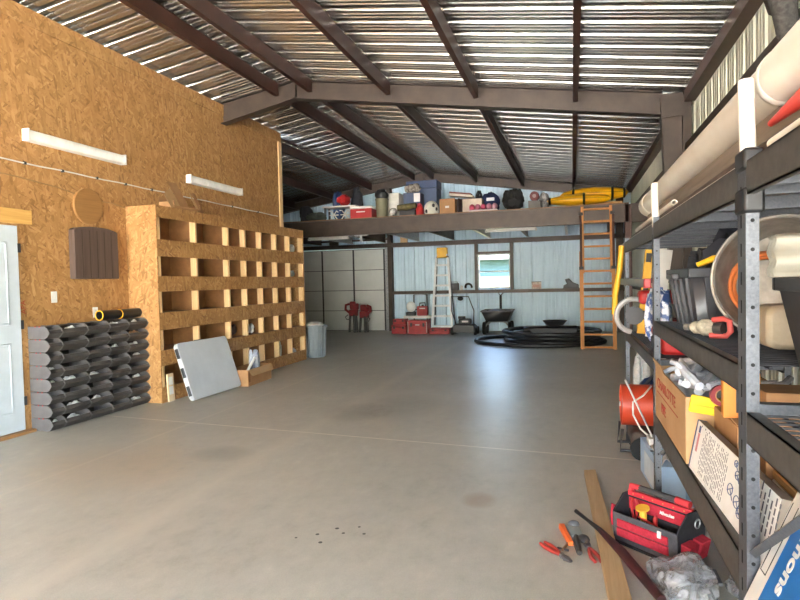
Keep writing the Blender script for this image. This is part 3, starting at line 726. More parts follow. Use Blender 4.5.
# far left clutter
for i, (a, c) in enumerate(((329, 336), (340, 347))):
    X0, X1 = mx(a, 12.7), mx(c, 12.7)
    t = thing('folding_chair_frame', 'pale folding chair frame on the mezzanine, %s' % ('left one of the pair' if i == 0 else 'right one beside the red cooler'), 'chair', (X0, 12.75, MZ), 0, 'folding chair frames')
    W_ = X1 - X0
    MB().tube([(0, 0, .01), (W_, 0, .24), (W_ + .03, 0, .2)], .014, 8).build('leg', WHITE, t); MB().tube([(W_, .07, .014), (0, .07, .25), (-.06, .07, .25)], .014, 8).build('leg', WHITE, t)
    MB().box((-.02, 0.02, .13), (W_ + .02, .055, .15)).build('seat_bar', WHITE, t)
for j, (lab, a, c, yt, m, Y) in enumerate((('dark green duffel bag low on the mezzanine, left of the folding chair frames', 306, 327, 213, mat('dark_green_canvas', '#363b33', .9), 12.8), ('black heap of gear at the far left end of the mezzanine', 300, 314, 206, DGREY, 13.7))):
    mbag('duffel_bag', lab, 'bag', a, c, yt, m, Y, seed=12 + j)
# board with red bag, blue and grey bundles behind
Yb = 13.25; X0, X1 = mx(325, Yb), mx(358, Yb); zb = mztop(341, 206.5, Yb)
t = thing('folding_bench', 'white-topped bench behind the red cooler on the mezzanine', 'bench', ((X0 + X1) / 2, Yb, MZ)); w = (X1 - X0) / 2; h = zb - MZ
MB().box((-w, -.17, h - .035), (w, .17, h)).build('seat', WHITE, t, bev=.006)
for sx in (-1, 1):
    for sy in (-1, 1): MB().box((sx * (w - .06) - .02, sy * .13 - .02, 0), (sx * (w - .06) + .02, sy * .13 + .02, h - .036)).build('leg', CHAR, t)
mbag('red_bag', 'red bag lying on the white bench top on the mezzanine', 'bag', 338, 351, 195, RED, Yb - .02, .3, zb, 31, 3)
mbag('blue_bundle', 'blue bundle behind the red bag on the mezzanine', 'bundle', 334, 345, 193, BLUE, 13.75, .35, MZ, 32)
mbag('grey_bundle', 'dark grey bundle right of the red bag on the mezzanine', 'bundle', 351, 364, 189, DGREY, 13.7, .35, MZ, 33)
# boxes and totes
Ys = 13.35
t, w, h, d = mbox('storage_tote', 'large navy storage tote, tallest thing on the mezzanine under the ridge', 'tote', 407, 437, 180.5, mat('navy_plastic', '#3a4c6c', .45), Ys + .1, .5, mat('navy_lid', '#33456a', .45))
t, w, h, d = mbox('storage_tote', 'slate blue tote with a white label in front of the navy tote', 'tote', 403.5, 420.5, 192.5, mat('slate_blue_plastic', '#3f4d6b', .45), 12.98, .36)
MB().box((w * .25, -d / 2 - .004, h * .62), (w * .98, -d / 2 - .0005, h * .96)).build('label', WHITE, t)
z1 = MZ + h
mbag('tool_bundle', 'pale bundle of straps and tools on top of the slate blue tote', 'bundle', 404, 422, 184.5, mat('pale_mixed_cloth', '#a79e92', .8, 0, '#4e463f', ns=18), 13.14, .26, z1, 35, 4)
mbox('white_carton', 'white carton behind the olive can on the mezzanine', 'box', 385, 399, 193, mat('white_card', '#d8d5ca', .7), 13.15, .4)
mbag('white_tool_bag', 'small white and black bag right of the olive can', 'bag', 388.5, 397, 208.5, mat('white_black_cloth', '#cfccc4', .8, 0, '#2a2a2c', ns=12), 12.66, .14, MZ, 36, 3)
mbox('tool_case', 'black case low on the mezzanine edge below the olive roll', 'case', 399, 415, 210, BLACK, 12.62, .25)
zc = mztop(408, 210, 12.62)
t = MB().tube([(mx(397.5, 12.72), 12.74, zc + .075), (mx(405, 12.72), 12.74, zc + .085), (mx(416, 12.72), 12.74, zc + .11)], [.07, .075, .06], 14).build('bed_roll', mat('olive_canvas', '#6d6440', .9, 0, '#4e472e', ns=20)); tag(t, 'olive rolled canvas lying on the black case', 'roll')
Yg = 12.74; gx = mx(419.8, Yg)
t = thing('fuel_jug', 'red jug beside the white helmet on the mezzanine', 'jug', (gx, Yg, MZ))
MB().lathe([(0, 0), (.085, 0), (.09, .02), (.09, .16), (.06, .22), (.03, .235), (.03, .26), (0, .26)], 18).build('body', RED, t)
MB().tube([(-.05, 0, .21), (-.04, 0, .275), (.03, 0, .28), (.06, 0, .215)], .011, 6).build('handle', RED, t)
# helmet
hx0, hx1 = mx(424, 12.7), mx(438.5, 12.7); rr = (hx1 - hx0) / 2
t = thing('helmet', 'round white helmet with dark vents on the mezzanine edge', 'helmet', ((hx0 + hx1) / 2, 12.72, MZ))
MB().lathe([(rr * .7, 0), (rr * .98, .06), (rr, .14), (rr * .9, .22), (rr * .62, .285), (rr * .3, .315), (0, .32)], 26).build('shell', mat('white_shell', '#dcd9cc', .3), t)
for a, z in ((-60, .2), (-35, .12), (-120, .08)): MB().ball((rr * .93 * math.cos(R(a)), rr * .93 * math.sin(R(a)), z), (.035, .03, .045), 8, 6).build('vent', BLACK, t)
t, w, h, d = mbox('cardboard_box', 'brown cardboard box on the mezzanine right of the white helmet', 'box', 439.5, 455, 198.5, CARD, 12.62, .35, tape=WHITE)
mbag('strap_bundle', 'dark bundle of straps on the mezzanine right of the cardboard box', 'bundle', 456.6, 462, 199, mat('dark_maroon_strap', '#3b2a2a', .8), 12.85, .3, MZ, 37)
zq = mztop(460, 198.5, 13.3)
t = thing('board_stack', 'stacked red and white boards behind the boxes on the mezzanine', 'boards', (mx(462, 13.5), 13.5, MZ))
W2 = (mx(474, 13.35) - mx(450, 13.35)) / 2; hb = zq - MZ
MB().box((-W2 * .9, -.12, 0), (W2 * .9, .16, hb - .0)).build('bottom_crate', mat('dark_crate', '#4a3430', .8), t)
b = MB(); b.box((-W2, -.15, 0), (W2, .15, .05), Matrix.Translation((0, 0, hb + .06)) @ Matrix.Rotation(R(8), 4, 'Y')); b.build('white_board', mat('cream_board', '#d9cbb6', .6), t)
b = MB(); b.box((-W2 * 1.0, -.15, .055), (W2 * .8, .15, .09), Matrix.Translation((0, 0, hb + .06)) @ Matrix.Rotation(R(8), 4, 'Y')); b.build('red_board', mat('red_board', '#7a3a30', .6), t)
mbox('cream_carton', 'cream carton behind the pink wrapped pack on the mezzanine', 'box', 462.5, 482, 198.5, mat('cream_card', '#cdbda9', .7), 12.95, .3)
t = thing('wrapped_pack', 'pink and white plastic-wrapped pack on the mezzanine edge', 'pack', ((mx(468.5, 12.6) + mx(497, 12.6)) / 2, 12.72, MZ))
W2 = (mx(497, 12.6) - mx(468.5, 12.6)) / 2; hp = mztop(483, 203, 12.6) - MZ
MB().box((-W2, -.1, 0), (W2, .1, hp * .3)).build('tray', mat('white_film', '#d9ccca', .35), t, bev=.02)
for k in range(5):
    xx = -W2 + (2 * k + 1) * W2 / 5; MB().ball((xx, 0, hp * .62), (W2 / 5, .11, hp * .38), 12, 8, .05, k).build('roll', mat('pink_roll_%d' % k, ('#c9566e', '#cf7a8f', '#c4496a', '#d690a2', '#dcaab6')[k], .5), t)
z_ = mztop(482, 198, 13.3)
t = mbag('navy_bag', 'navy blue bag with a white logo above the pink pack', 'bag', 480, 501, 193, NAVY, 13.55, .4, MZ, 38, 5)
bx = t; MB().box((-.06, -.215, .33), (.12, -.18, .40)).build('logo', WHITE, bx)['label'] = 'white printed logo'
mbag('black_bag', 'small black and white bag left of the navy bag', 'bag', 475, 483.5, 191.5, mat('black_cloth_white', '#26262b', .8, 0, '#8d8d8d', ns=9, lo=.55, hi=.75), 13.95, .25, MZ, 39, 4)
mbag('black_duffel', 'bulky black duffel bag on the mezzanine left of the maroon roll', 'bag', 501.5, 526, 191, mat('black_cordura', '#1c1d1d', .85, 0, '#131313', ns=30, bs=.3), 12.95, .45, MZ, 40, 9)
mx0, mx1 = mx(530, 13.0), mx(539.5, 13.0); rz = (mx1 - mx0) / 2; zc = at_y(535, 196.5, 13.0).z
t = thing('rolled_hose', 'maroon rolled hose lying on its side left of the yellow kayaks', 'hose', ((mx0 + mx1) / 2, 13.0, MZ))
MB().box((-.13, -.12, 0), (.13, .12, zc - rz - MZ)).build('crate', mat('grey_crate', '#77726c', .7), t)
MB().cyl((0, -.1, zc - MZ), (0, .1, zc - MZ), rz, n=22).build('roll', mat('maroon_rubber', '#6a2b2b', .6), t, bev=.01)
MB().cyl((0, -.11, zc - MZ), (0, .11, zc - MZ), rz * .4, n=14).build('hub', mat('pink_grey', '#a58d89', .6), t)
mbag('white_grey_pack', 'white and grey pack between the maroon roll and the kayaks', 'pack', 538.5, 550, 193, mat('white_grey_cloth', '#bdb9b3', .7, 0, '#5b5856', ns=8), 13.4, .35, MZ, 41, 4)
# kayaks
def kayak(lab, xa, xb, Y, zc, r, hz, straps, m, tilt=0):
    Lk = xb - xa; t = thing('kayak', lab, 'kayak', (xa, Y, zc), 0, 'yellow kayaks', rot=(0, R(tilt), 0))
    b = MB(); n = 24; rows = []
    for i in range(n + 1):
        u = i / n; k = max(.0, math.sin(PI * min(1, max(0, u)))) ** .55
        if i in (0, n): rows.append([b.bm.verts.new((u * Lk, 0, hz * .55))]); continue
        ring = []
        for j in range(16):
            a = 2 * PI * j / 16; ring.append(b.bm.verts.new((u * Lk, math.cos(a) * r * k, hz * .5 + math.sin(a) * hz * .5 * k ** .7)))
        rows.append(ring)
    for A, B in zip(rows, rows[1:]):
        if len(A) == 1:
            for i in range(16): b.face((A[0], B[i], B[(i + 1) % 16]))
        elif len(B) == 1:
            for i in range(16): b.face((A[i], B[0], A[(i + 1) % 16]))
        else: b.bridge(A, B)
    b.build('hull', m, t)
    def ringpts(u, g=1.02):
        k = math.sin(PI * u) ** .55; return [(u * Lk, math.cos(a) * r * k * g, hz * .5 + math.sin(a) * hz * .5 * k ** .7 * g) for a in [2 * PI * j / 20 for j in range(20)]]
    for u in straps: MB().tube(ringpts(u), .028, 6, True).build('strap', BLACK, t)
    MB().tube([(u * Lk, -math.sin(PI * u) ** .55 * r * 1.0, hz * .52) for u in [k / 16 for k in range(1, 16)]], .012, 6).build('rim', mat('yellow_rim_dark', '#b88512', .5), t)
    return t
KY = mat('kayak_yellow', '#e8ae14', .35, 0, '#d99c0c', ns=2)
Ya = 12.85
kayak('long yellow kayak with black straps, lower and nearer one on the mezzanine', mx(546.5, Ya - .2), mx(612, Ya - .2), Ya - .1, MZ + .034, .2, .235, (.05, .58), KY)
kayak('long yellow kayak with black straps, upper one reaching the right wall', mx(560, Ya + .4), mx(629, Ya + .4), Ya + .38, MZ + .155, .25, .31, (.2, .76, .93), KY)
struct(MB().box((mx(566, 13.2), 13.1, MZ), (mx(622, 13.2), 13.4, MZ + .12)).build('trim_kayak_plank', PINEX))

# ------------------------------------------------------------------ wooden ladder to the mezzanine
ORW = wood('orange_wood', '#c98a4a', '#b3743a', 'z')
A = Vector((.15, 12.03, 0)); Wd = .69
t = thing('wooden_ladder', 'tall orange wooden ladder leaning against the mezzanine edge', 'ladder', A, rot=(R(-7.5), 0, 0))
Lh = 2.99
for x in (0, Wd - .075): MB().box((x, 0, .0), (x + .075, .035, 2.0 if x else 2.0)).build('rail', ORW, t, bev=.003)
for x in (.04, Wd - .095): MB().box((x, .036, 1.55), (x + .055, .066, Lh)).build('upper_rail', ORW, t, bev=.003)
for x in (.012, Wd - .05): MB().box((x, -.012, 1.62), (x + .045, -.001, 2.78)).build('dark_strap', mat('dark_red_web', '#3d211c', .8), t)
for x in (.0, Wd - .075):
    for z in (1.62, 2.75): MB().box((x - .006, -.02, z), (x + .081, .034, z + .06)).build('bracket', BLACK, t)
for k in range(12):
    z = .02 + k * .258; lo_ = k < 7
    MB().box((.075 if lo_ else .095, .004 if lo_ else .042, z), (Wd - .075 if lo_ else Wd - .095, .032 if lo_ else .064, z + .04)).build('rung', ORW, t, bev=.003)

# ------------------------------------------------------------------ things along the back wall
def bx_(px, Y): return at_y(px, 310, Y).x
Yt = 15.05
def tool_box(lab, a, c, h, z0=0, d=.36, Y=Yt, name='tool_box'):
    x0, x1 = bx_(a, Y), bx_(c, Y); w = (x1 - x0) / 2
    t = thing(name, lab, 'tool box', ((x0 + x1) / 2, Y + d / 2, z0 + .001))
    MB().box((-w, -d / 2, 0), (w, d / 2, h * .68)).build('body', TBR, t, bev=.012); MB().box((-w - .004, -d / 2 - .004, h * .70), (w + .004, d / 2 + .004, h)).build('lid', TBR, t, bev=.014)
    for s in (-1, 1): MB().box((s * w * .62 - .03, -d / 2 - .014, h * .55), (s * w * .62 + .03, -d / 2 - .004, h * .82)).build('latch', BLACK, t, bev=.003)
    return t, w, h, d
TBR = mat('tool_box_red', '#a3282b', .45, 0, '#8c2022', ns=9)
tool_box('small red tool box with black latches, bottom of the pair by the overhead door', 391, 405.5, .25)
tool_box('smaller red tool box on top of another by the overhead door', 392.5, 405, .155, .2535, .3)
t, w, h, d = tool_box('big red tool box with pale side handles, middle of the row', 407, 427, .37)
for s in (-1, 1): MB().box((s * (w - .02) - .012, -d / 2 - .02, .04), (s * (w - .02) + .012, -d / 2 - .005, .34)).build('side_rail', mat('pale_grip', '#b9a9a4', .5), t, bev=.004)
MB().box((-.06, -d / 2 - .012, .235), (.06, -d / 2 - .0045, .27)).build('badge', WHITE, t)['label'] = 'white badge'
tool_box('flat red tool case lying under the foot of the aluminium ladder', 428.5, 449, .155, 0, .36)
# hand truck with red can and discs
Yh = 15.8; x0, x1 = bx_(414, Yh), bx_(427, Yh); w = (x1 - x0) / 2
t = thing('hand_truck', 'black upright hand truck frame against the back wall', 'hand truck', ((x0 + x1) / 2, Yh, 0))
MB().tube([(-w, 0, .02), (-w, .02, 1.06), (w, .02, 1.06), (w, 0, .02)], .022, 8).build('frame', BLACK, t)
for z in (.42, .62): MB().box((-w, -.005, z), (w, .02, z + .03)).build('crossbar', BLACK, t)
MB().box((-w - .03, -.12, .0), (w + .03, .02, .015)).build('toe_plate', BLACK, t)
for s in (-1, 1): MB().cyl((s * (w + .03), .1, .11), (s * (w + .08), .1, .11), .11, n=18).build('wheel', RUBBER, t)
t = thing('white_shelf', 'low white bench behind the red tool boxes', 'bench', (bx_(416, 15.4), 15.57, 0)); ww = (bx_(431, 15.4) - bx_(404, 15.4)) / 2
MB().box((-ww, -.1, .40), (ww, .09, .475)).build('top', WHITE, t, bev=.005)
for s in (-1, 1): MB().box((s * (ww - .04) - .025, -.08, 0), (s * (ww - .04) + .025, .08, .40)).build('leg', CHAR, t)
x0, x1 = bx_(405, 15.4), bx_(414, 15.4)
t = thing('case', 'flat black case on the low white bench', 'case', ((x0 + x1) / 2, 15.57, .476)); MB().box((-(x1 - x0) / 2, -.09, 0), ((x1 - x0) / 2, .08, .10)).build('body', BLACK, t, bev=.01); MB().box((-.05, -.1, .04), (.05, -.0895, .06)).build('handle', CHAR, t)
t = MB().ball((0, 0, .15), (.145, .075, .15), 20, 12).build('white_jug', mat('white_jug_plastic', '#e3e4e2', .4), loc=(bx_(409.5, 15.4), 15.57, .577)); tag(t, 'round white container standing on the flat black case', 'container')
x0, x1 = bx_(415.5, 15.35), bx_(426, 15.35); w = (x1 - x0) / 2
t = thing('gas_can', 'red gas can with a dark top on the low white bench', 'gas can', ((x0 + x1) / 2, 15.56, .476))
MB().prism(rrect(2 * w, .27, .03), 'y', -.07, .07, Matrix.Translation((-w, 0, 0))).build('body', TBR, t, bev=.012)
MB().tube([(-w * .6, 0, .265), (-w * .5, 0, .35), (w * .5, 0, .36), (w * .55, 0, .265)], .018, 8).build('handle', BLACK, t)
MB().cyl((0, 0, .27), (0, 0, .31), .035, n=12).build('cap', BLACK, t)
MB().box((-w * .5, -.0725, .19), (w * .6, -.0705, .22)).build('label', WHITE, t)
# aluminium step ladder
def lad(px, py, Y): return at_y(px, py, Y)
Yl = 15.55; xl0, xl1 = bx_(431.5, Yl), bx_(452, Yl); cx = (xl0 + xl1) / 2; wb = (xl1 - xl0) / 2; Hl = 2.38; wt = wb * .52
t = thing('step_ladder', 'aluminium step ladder with a yellow top against the back wall', 'ladder', (cx, Yl, 0))
LALU = mat('bright_aluminium', '#d9dde0', .4, .3)
def lp(s, z): k = z / Hl; return Vector((s * (wb + (wt - wb) * k), .22 * k, z))
for s in (-1, 1):
    a, c = lp(s, 0), lp(s, Hl - .28); MB().hexa([(a.x - .03, a.y - .03, 0), (a.x + .03, a.y - .03, 0), (a.x + .03, a.y + .03, 0), (a.x - .03, a.y + .03, 0), (c.x - .028, c.y - .03, c.z), (c.x + .028, c.y - .03, c.z), (c.x + .028, c.y + .03, c.z), (c.x - .028, c.y + .03, c.z)]).build('rail', LALU, t)
    a = Vector((s * (wb + .02), .40, 0)); c = lp(s * .95, Hl - .25) + Vector((0, .05, 0))
    MB().tube([a, c], .02, 8).build('rear_leg', mat('dark_fibreglass', '#4a4d52', .5), t)
for k in range(8):
    z = .20 + k * .285; a = lp(1, z); MB().box((-a.x, a.y - .06, z - .055), (a.x, a.y + .045, z + .0)).build('step', LALU, t, bev=.004)
a = lp(1, Hl); MB().box((-wt * .95, .14, Hl - .29), (wt * .95, .30, Hl)).build('yellow_top', YEL, t, bev=.02)
# pipe stands by the overhead door
TR = mat('red_cast_metal', '#8f2429', .5, .1, '#6e1a20', ns=14)
def stand(lab, px, h, flip):
    Y = 15.55; t = thing('pipe_stand', lab, 'stand', (bx_(px, Y), Y, 0), 0, 'red pipe stands'); t.scale = (1.08, 1.08, 1); hl = h * .52
    for k, (x, y) in enumerate(((-.11, -.05), (.0, .08), (.11, -.04), (.05, -.09))):
        MB().tube([(x, y, 0.012), (x * .75, y * .6, hl + .05)], .034, 8).build('leg', BLACK, t)
        MB().ball((x, y, .016), (.034, .034, .016), 8, 5).build('foot', RUBBER, t)
    MB().box((-.12, -.07, hl), (.12, .08, hl + .2)).build('head', TR, t, bev=.03)
    MB().tube([(-.10 * flip, -.03, hl + .1), (-.21 * flip, -.05, hl + .2), (-.20 * flip, -.05, hl + .33), (-.1 * flip, -.03, hl + .36)], .035, 8).build('jaw_arm', TR, t)
    MB().box((-.10, -.06, hl + .2), (.06, .06, h)).build('vise', TR, t, bev=.035); MB().box((.02, -.05, hl + .19), (.15, .05, h - .06)).build('hook', TR, t, bev=.03)
    MB().tube([(-.12 * flip, -.09, hl + .05), (-.2 * flip, -.1, hl - .02), (-.16 * flip, -.1, hl - .09), (-.06 * flip, -.09, hl - .08)], .014, 6).build('chain', CHAR, t)
stand('taller red pipe stand with black legs before the overhead door, left one', 353.5, .90, 1); stand('shorter red pipe stand with black legs before the overhead door, right one', 364, .80, -1)
# lawn mower
Yw = 14.95; x0, x1 = bx_(450, Yw), bx_(478, Yw); cx = (x0 + x1) / 2; w = (x1 - x0) / 2
t = thing('lawn_mower', 'black push lawn mower with its handle up by the back wall', 'lawn mower', (cx, Yw + .1, 0))
MB().prism([(-w * .85, .06), (w * .8, .06), (w * .9, .17), (w * .65, .27), (-w * .65, .28), (-w * .92, .17)], 'y', -.22, .22).build('deck', mat('mower_black', '#2c2b2c', .45), t, bev=.02)
MB().box((-w * .4, -.12, .275), (w * .45, .12, .42)).build('engine', BLACK, t, bev=.03); MB().box((-w * .15, -.13, .33), (w * .3, -.118, .375)).build('engine_badge', WHITE, t)
MB().cyl((-.08, 0, .42), (-.08, 0, .48), .10, n=16).build('starter_cover', CHAR, t)
for sx in (-1, 1):
    for sy in (-1, 1): MB().cyl((sx * w * .82 - .03, sy * .2, .1), (sx * w * .82 + .03, sy * .2, .1), .1, n=18).build('wheel', RUBBER, t)
xa, xb = bx_(449, Yw) - cx, bx_(466, Yw) - cx; xc, xd_ = bx_(456, Yw) - cx, bx_(473, Yw) - cx
MB().tube([(xc, -.05, .24), (xa, .22, .62), (xa - .02, .30, 1.0), (xb, .30, 1.0), (xd_ - .03, .22, .62), (xd_, -.05, .24)], .014, 8).build('handle', BLACK, t)
MB().ball((xa * .4, .27, .95), (.08, .05, .06), 10, 6).build('control', BLACK, t)
# dump cart
Yd = 14.9; cx = bx_(496.5, Yd); w = (bx_(511, Yd) - bx_(482, Yd)) / 2
t = thing('dump_cart', 'black garden dump cart with its pull handle upright below the window', 'cart', (cx, Yd + .3, 0))
b = MB(); b.hexa([(-w * .72, -.3, .36), (w * .72, -.3, .36), (w * .72, .3, .36), (-w * .72, .3, .36), (-w, -.42, .62), (w, -.42, .62), (w, .42, .62), (-w, .42, .62)])
f_ = [f for f in b.bm.faces if all(v.co.z > .6 for v in f.verts)]; bmesh.ops.delete(b.bm, geom=f_, context='FACES'); b.build('tub', BLACK, t, solid=.02)
MB().tube([(-w - .01, -.43, .625), (w + .01, -.43, .625), (w + .01, .43, .625), (-w - .01, .43, .625)], .022, 8, True).build('tub_rim', CHAR, t)
for sy in (-.22, .22):
    MB().tube([(-w * .92, sy, .17), (-w * .6, sy, .32), (-w * .4, sy, .345), (w * .4, sy, .345), (w * .6, sy, .32), (w * .92, sy, .17)], .02, 8).build('axle_frame', GALV, t)
    for s in (-1, 1): MB().cyl((s * w * .78, sy, .17), (s * w * 1.0, sy, .17), .168, n=22).build('wheel', RUBBER, t, bev=.02)
hx = .02; MB().tube([(hx, .40, .4), (hx, .46, .7), (hx, .48, 1.0)], .032, 8).build('pull_handle', BLACK, t)
MB().tube([(hx, .48, 1.0), (hx - .13, .48, 1.16), (hx + .13, .48, 1.16)], .026, 8, True).build('grip', BLACK, t)
MB().ball((-.02, -.1, .60), (.22, .2, .08), 12, 6, .2, 6).build('load', mat('grey_load', '#6a6a68', .8), t)
# coil of black pipe, lid on top
c0 = Vector((-.62, 13.35, 0))
b = MB()
t = thing('pipe_coil', 'big loose coil of black pipe on the floor behind the wooden ladder', 'pipe', c0)
def coil(rx, ry, z, cx=0, cy=0, a0=0, a1=360, r=.045, n=48): return [(cx + rx * math.cos(R(a0 + (a1 - a0) * k / n)), cy + ry * math.sin(R(a0 + (a1 - a0) * k / n)), z(k / n) if callable(z) else z) for k in range(n + 1)]
MB().tube(coil(1.42, 1.12, .046, -.12, -.12)[:-1], .042, 10, True).build('coil_turn', BLACK, t)
for k, (rx, ry, z, cx, cy) in enumerate(((1.05, 1.0, .05, .15, .25), (1.0, .98, .14, .2, .27), (1.08, 1.02, .23, .14, .26), (.92, .9, .05, .2, .3), (.88, .9, .14, .18, .3))):
    MB().tube(coil(rx, ry, z, cx, cy)[:-1], .043, 10, True).build('coil_turn', BLACK, t)
MB().box((-.55, .95, .0), (.75, 1.45, .26)).build('bundle', BLACK, t, bev=.05)
t = MB().lathe([(0, 0), (.2, 0), (.29, .10), (.30, .11), (.28, .115), (.19, .02), (0, .02)], 26).build('black_basin', BLACK, loc=(bx_(554.5, 14.5), 14.62, .285)); tag(t, 'shallow black basin on top of the black pipe coil', 'basin')
# things on the lower girt (its ledge is 1.165 high)
LZ = 1.166; Yq = 16.0
def ledge(px): return at_y(px, 285, Yq).x
t = thing('radio', 'black box radio on the wall girt right of the step ladder', 'radio', (ledge(454.5), Yq, LZ)); MB().box((-.12, -.05, 0), (.12, .06, .2)).build('body', BLACK, t, bev=.01); MB().cyl((-.05, -.052, .1), (-.05, -.058, .1), .05, n=16).build('speaker', CHAR, t); MB().tube([(-.09, 0, .2), (-.09, 0, .235), (.09, 0, .235), (.09, 0, .2)], .008, 6).build('handle', CHAR, t)
t = MB().lathe([(0, 0), (.04, 0), (.04, .1), (.02, .13), (0, .135)], 14).build('spray_bottle', WHITE, loc=(ledge(461.5), Yq, LZ)); tag(t, 'small white bottle on the girt beside the black radio', 'bottle')
t = MB().tube([(.09 * math.cos(a), -.03 * math.sin(a), .09 + .085 * math.sin(a)) for a in [PI * k / 10 for k in range(-1, 12)]], .03, 8).build('hose_loop', RUBBER, loc=(ledge(468.5), Yq, LZ)); tag(t, 'black rubber loop on the girt just left of the window', 'loop')
t = thing('paint_can', 'white square paint tin on the girt right of the window', 'tin', (ledge(536.5), Yq, LZ)); MB().box((-.125, -.05, 0), (.125, .06, .18)).build('body', mat('tin_white', '#d3c8bc', .5, 0, '#9d8378', ns=16), t, bev=.008); MB().box((-.13, -.055, .181), (.13, .065, .2)).build('lid', CHAR, t, bev=.003)
MB().box((-.09, -.0525, .05), (.09, -.0505, .12)).build('label', mat('tin_label', '#b98e84', .6), t)
t = thing('boots', 'black crumpled boot on the girt left of the wooden ladder', 'boot', (ledge(571), Yq, LZ)); MB().prism([(-.2, 0), (.2, 0), (.2, .1), (.05, .16), (-.05, .27), (-.16, .24), (-.1, .12), (-.2, .08)], 'y', -.05, .06).build('upper', BLACK, t, bev=.02); MB().box((-.21, -.055, 0), (.21, .065, .02)).build('sole', RUBBER, t)
# ================================================================== steel shelving on the right
HAM = mat('hammertone_grey_steel', '#585b61', .42, .3, '#484c52', ns=120, bs=.15, bd=.001)
BEAM = mat('dark_grey_beam_steel', '#5a5854', .45, .35, '#4a4846', ns=25, bs=.05)
HOLE = mat('hole_dark', '#0d0d0e', .9)
U = 1.45; UO = Vector((0, 0, -.648)); FL = .648 / 1.45      # shelving drawn in units of 1.45 m; FL is the floor
SX0, SX1 = .302, .76
t = sh = thing('steel_shelving', 'long grey bolted steel shelving along the right wall', 'shelving', (.53, 1.8, FL))
so_ = Vector((.53, 1.8, FL))
def sb(b, name, m, parent=None, bev=0):
    bmesh.ops.translate(b.bm, vec=-so_, verts=b.bm.verts); return b.build(name, m, sh, bev=bev)
POSTS = (-.05, 1.172, 2.385, 3.62)
for y in POSTS:
    zt = 1.668
    for x, s in ((SX0, 1), (SX1, -1)):
        b = MB(); b.box((min(x, x + s * .0215), y, FL), (max(x, x + s * .0215), y + .0025, zt)); b.box((min(x, x + s * .0025), y + .0025, FL), (max(x, x + s * .0025), y + .052, zt))
        p = sb(b, 'post', HAM)
        b = MB()
        for k in range(23):
            z = FL + .04 + k * .0525
            b.cyl((x + s * .0108, y - .0006, z), (x + s * .0108, y + .0005, z), .0036, n=8)
            b.box((min(x - s * .0006, x + s * .0004), y + .026, z - .012), (max(x - s * .0006, x + s * .0004), y + .031, z + .012))
        o = sb(b, 'hole_row', HOLE); o.parent = p
        MB_ = MB(); MB_.box((min(x, x + s * .0235) - .002, y - .003, FL), (max(x, x + s * .0235) + .002, y + .054, FL + .012)); sb(MB_, 'foot_cap', BLACK)
def beam(y0, y1, z0, z1, rear=True):
    for x, s in ((SX0, 1), (SX1, -1))[:2 if rear else 1]:
        b = MB(); b.box((min(x, x + s * .003), y0, z0), (max(x, x + s * .003), y1, z1)); b.box((min(x, x + s * .022), y0, z1 - .003), (max(x, x + s * .022), y1, z1)); b.box((min(x, x + s * .012), y0, z0), (max(x, x + s * .012), y1, z0 + .003))
        sb(b, 'beam', BEAM)
def endbar(y, z0, z1):
    b = MB(); b.box((SX0 + .023, y + .004, z0), (SX1 - .023, y + .008, z1)); b.box((SX0 + .023, y + .008, z1 - .003), (SX1 - .023, y + .03, z1)); sb(b, 'end_bar', HAM)
def deck(y0, y1, z):
    b = MB(); n = int((y1 - y0) / .028)
    for k in range(n): y = y0 + (k + .5) * (y1 - y0) / n; b.box((SX0 + .004, y - .0022, z - .0045), (SX1 - .004, y + .0022, z - .0005))
    for x in (.36, .45, .54, .63, .72): b.box((x - .003, y0 + .01, z - .0095), (x + .003, y1 - .01, z - .005))
    sb(b, 'wire_deck', mat('black_wire', '#26262a', .5, .3))
spans = ((1.226, 2.383), (2.439, 3.618)); near = (.004, 1.170)
LV = {}
for (y0, y1), zs in ((spans[0], ((1.583, 1.643), (1.216, 1.268), (.829, .905))), (spans[1], ((1.583, 1.643), (1.067, 1.119))), (near, ((1.583, 1.643), (1.131, 1.188), (.735, .80)))):
    for z0, z1 in zs: beam(y0, y1, z0, z1)
for i, y in enumerate(POSTS):
    for z0, z1 in (((1.60, 1.636), (1.12, 1.16), (.62, .66)), ((1.60, 1.636), (1.178, 1.202), (.70, .735)), ((1.60, 1.636), (1.085, 1.115), (.77, .81)), ((1.60, 1.636), (1.40, 1.432), (1.075, 1.11)))[i]: endbar(y, z0, z1)
    zb = ((.7, 1.05), (.80, 1.12), (.75, 1.06), (.70, 1.03))[i]
    b = MB()
    if i == 1: b.tube([(SX0 + .012, y - .004, .93), (SX0 + .012, y - .27, 1.112)], .009, 4)      # knee brace in the front plane
    else: b.tube([(SX0 + .02, y - .006, zb[0]), (SX0 + .02 + (zb[1] - zb[0]) * .82, y - .006, zb[1])], .009, 4)
    sb(b, 'diagonal_brace', HAM)
for y0, y1 in spans + (near,):
    for k in range(4):
        y = y0 + .12 + k * .3
        if y + .03 < y1: sb(MB().box((SX0 + .02, y, 1.603), (SX1 - .02, y + .03, 1.636)), 'deck_support', HAM)
    b = MB()
    for k in range(5): x = SX0 + .025 + k * .085; b.box((x, y0, 1.6365), (x + .075, y1, 1.642))
    sb(b, 'top_deck', BEAM)
deck(*spans[0], 1.2675); deck(*spans[0], .9005); deck(*spans[1], 1.1185); deck(*near, 1.1875); deck(*near, .7995)
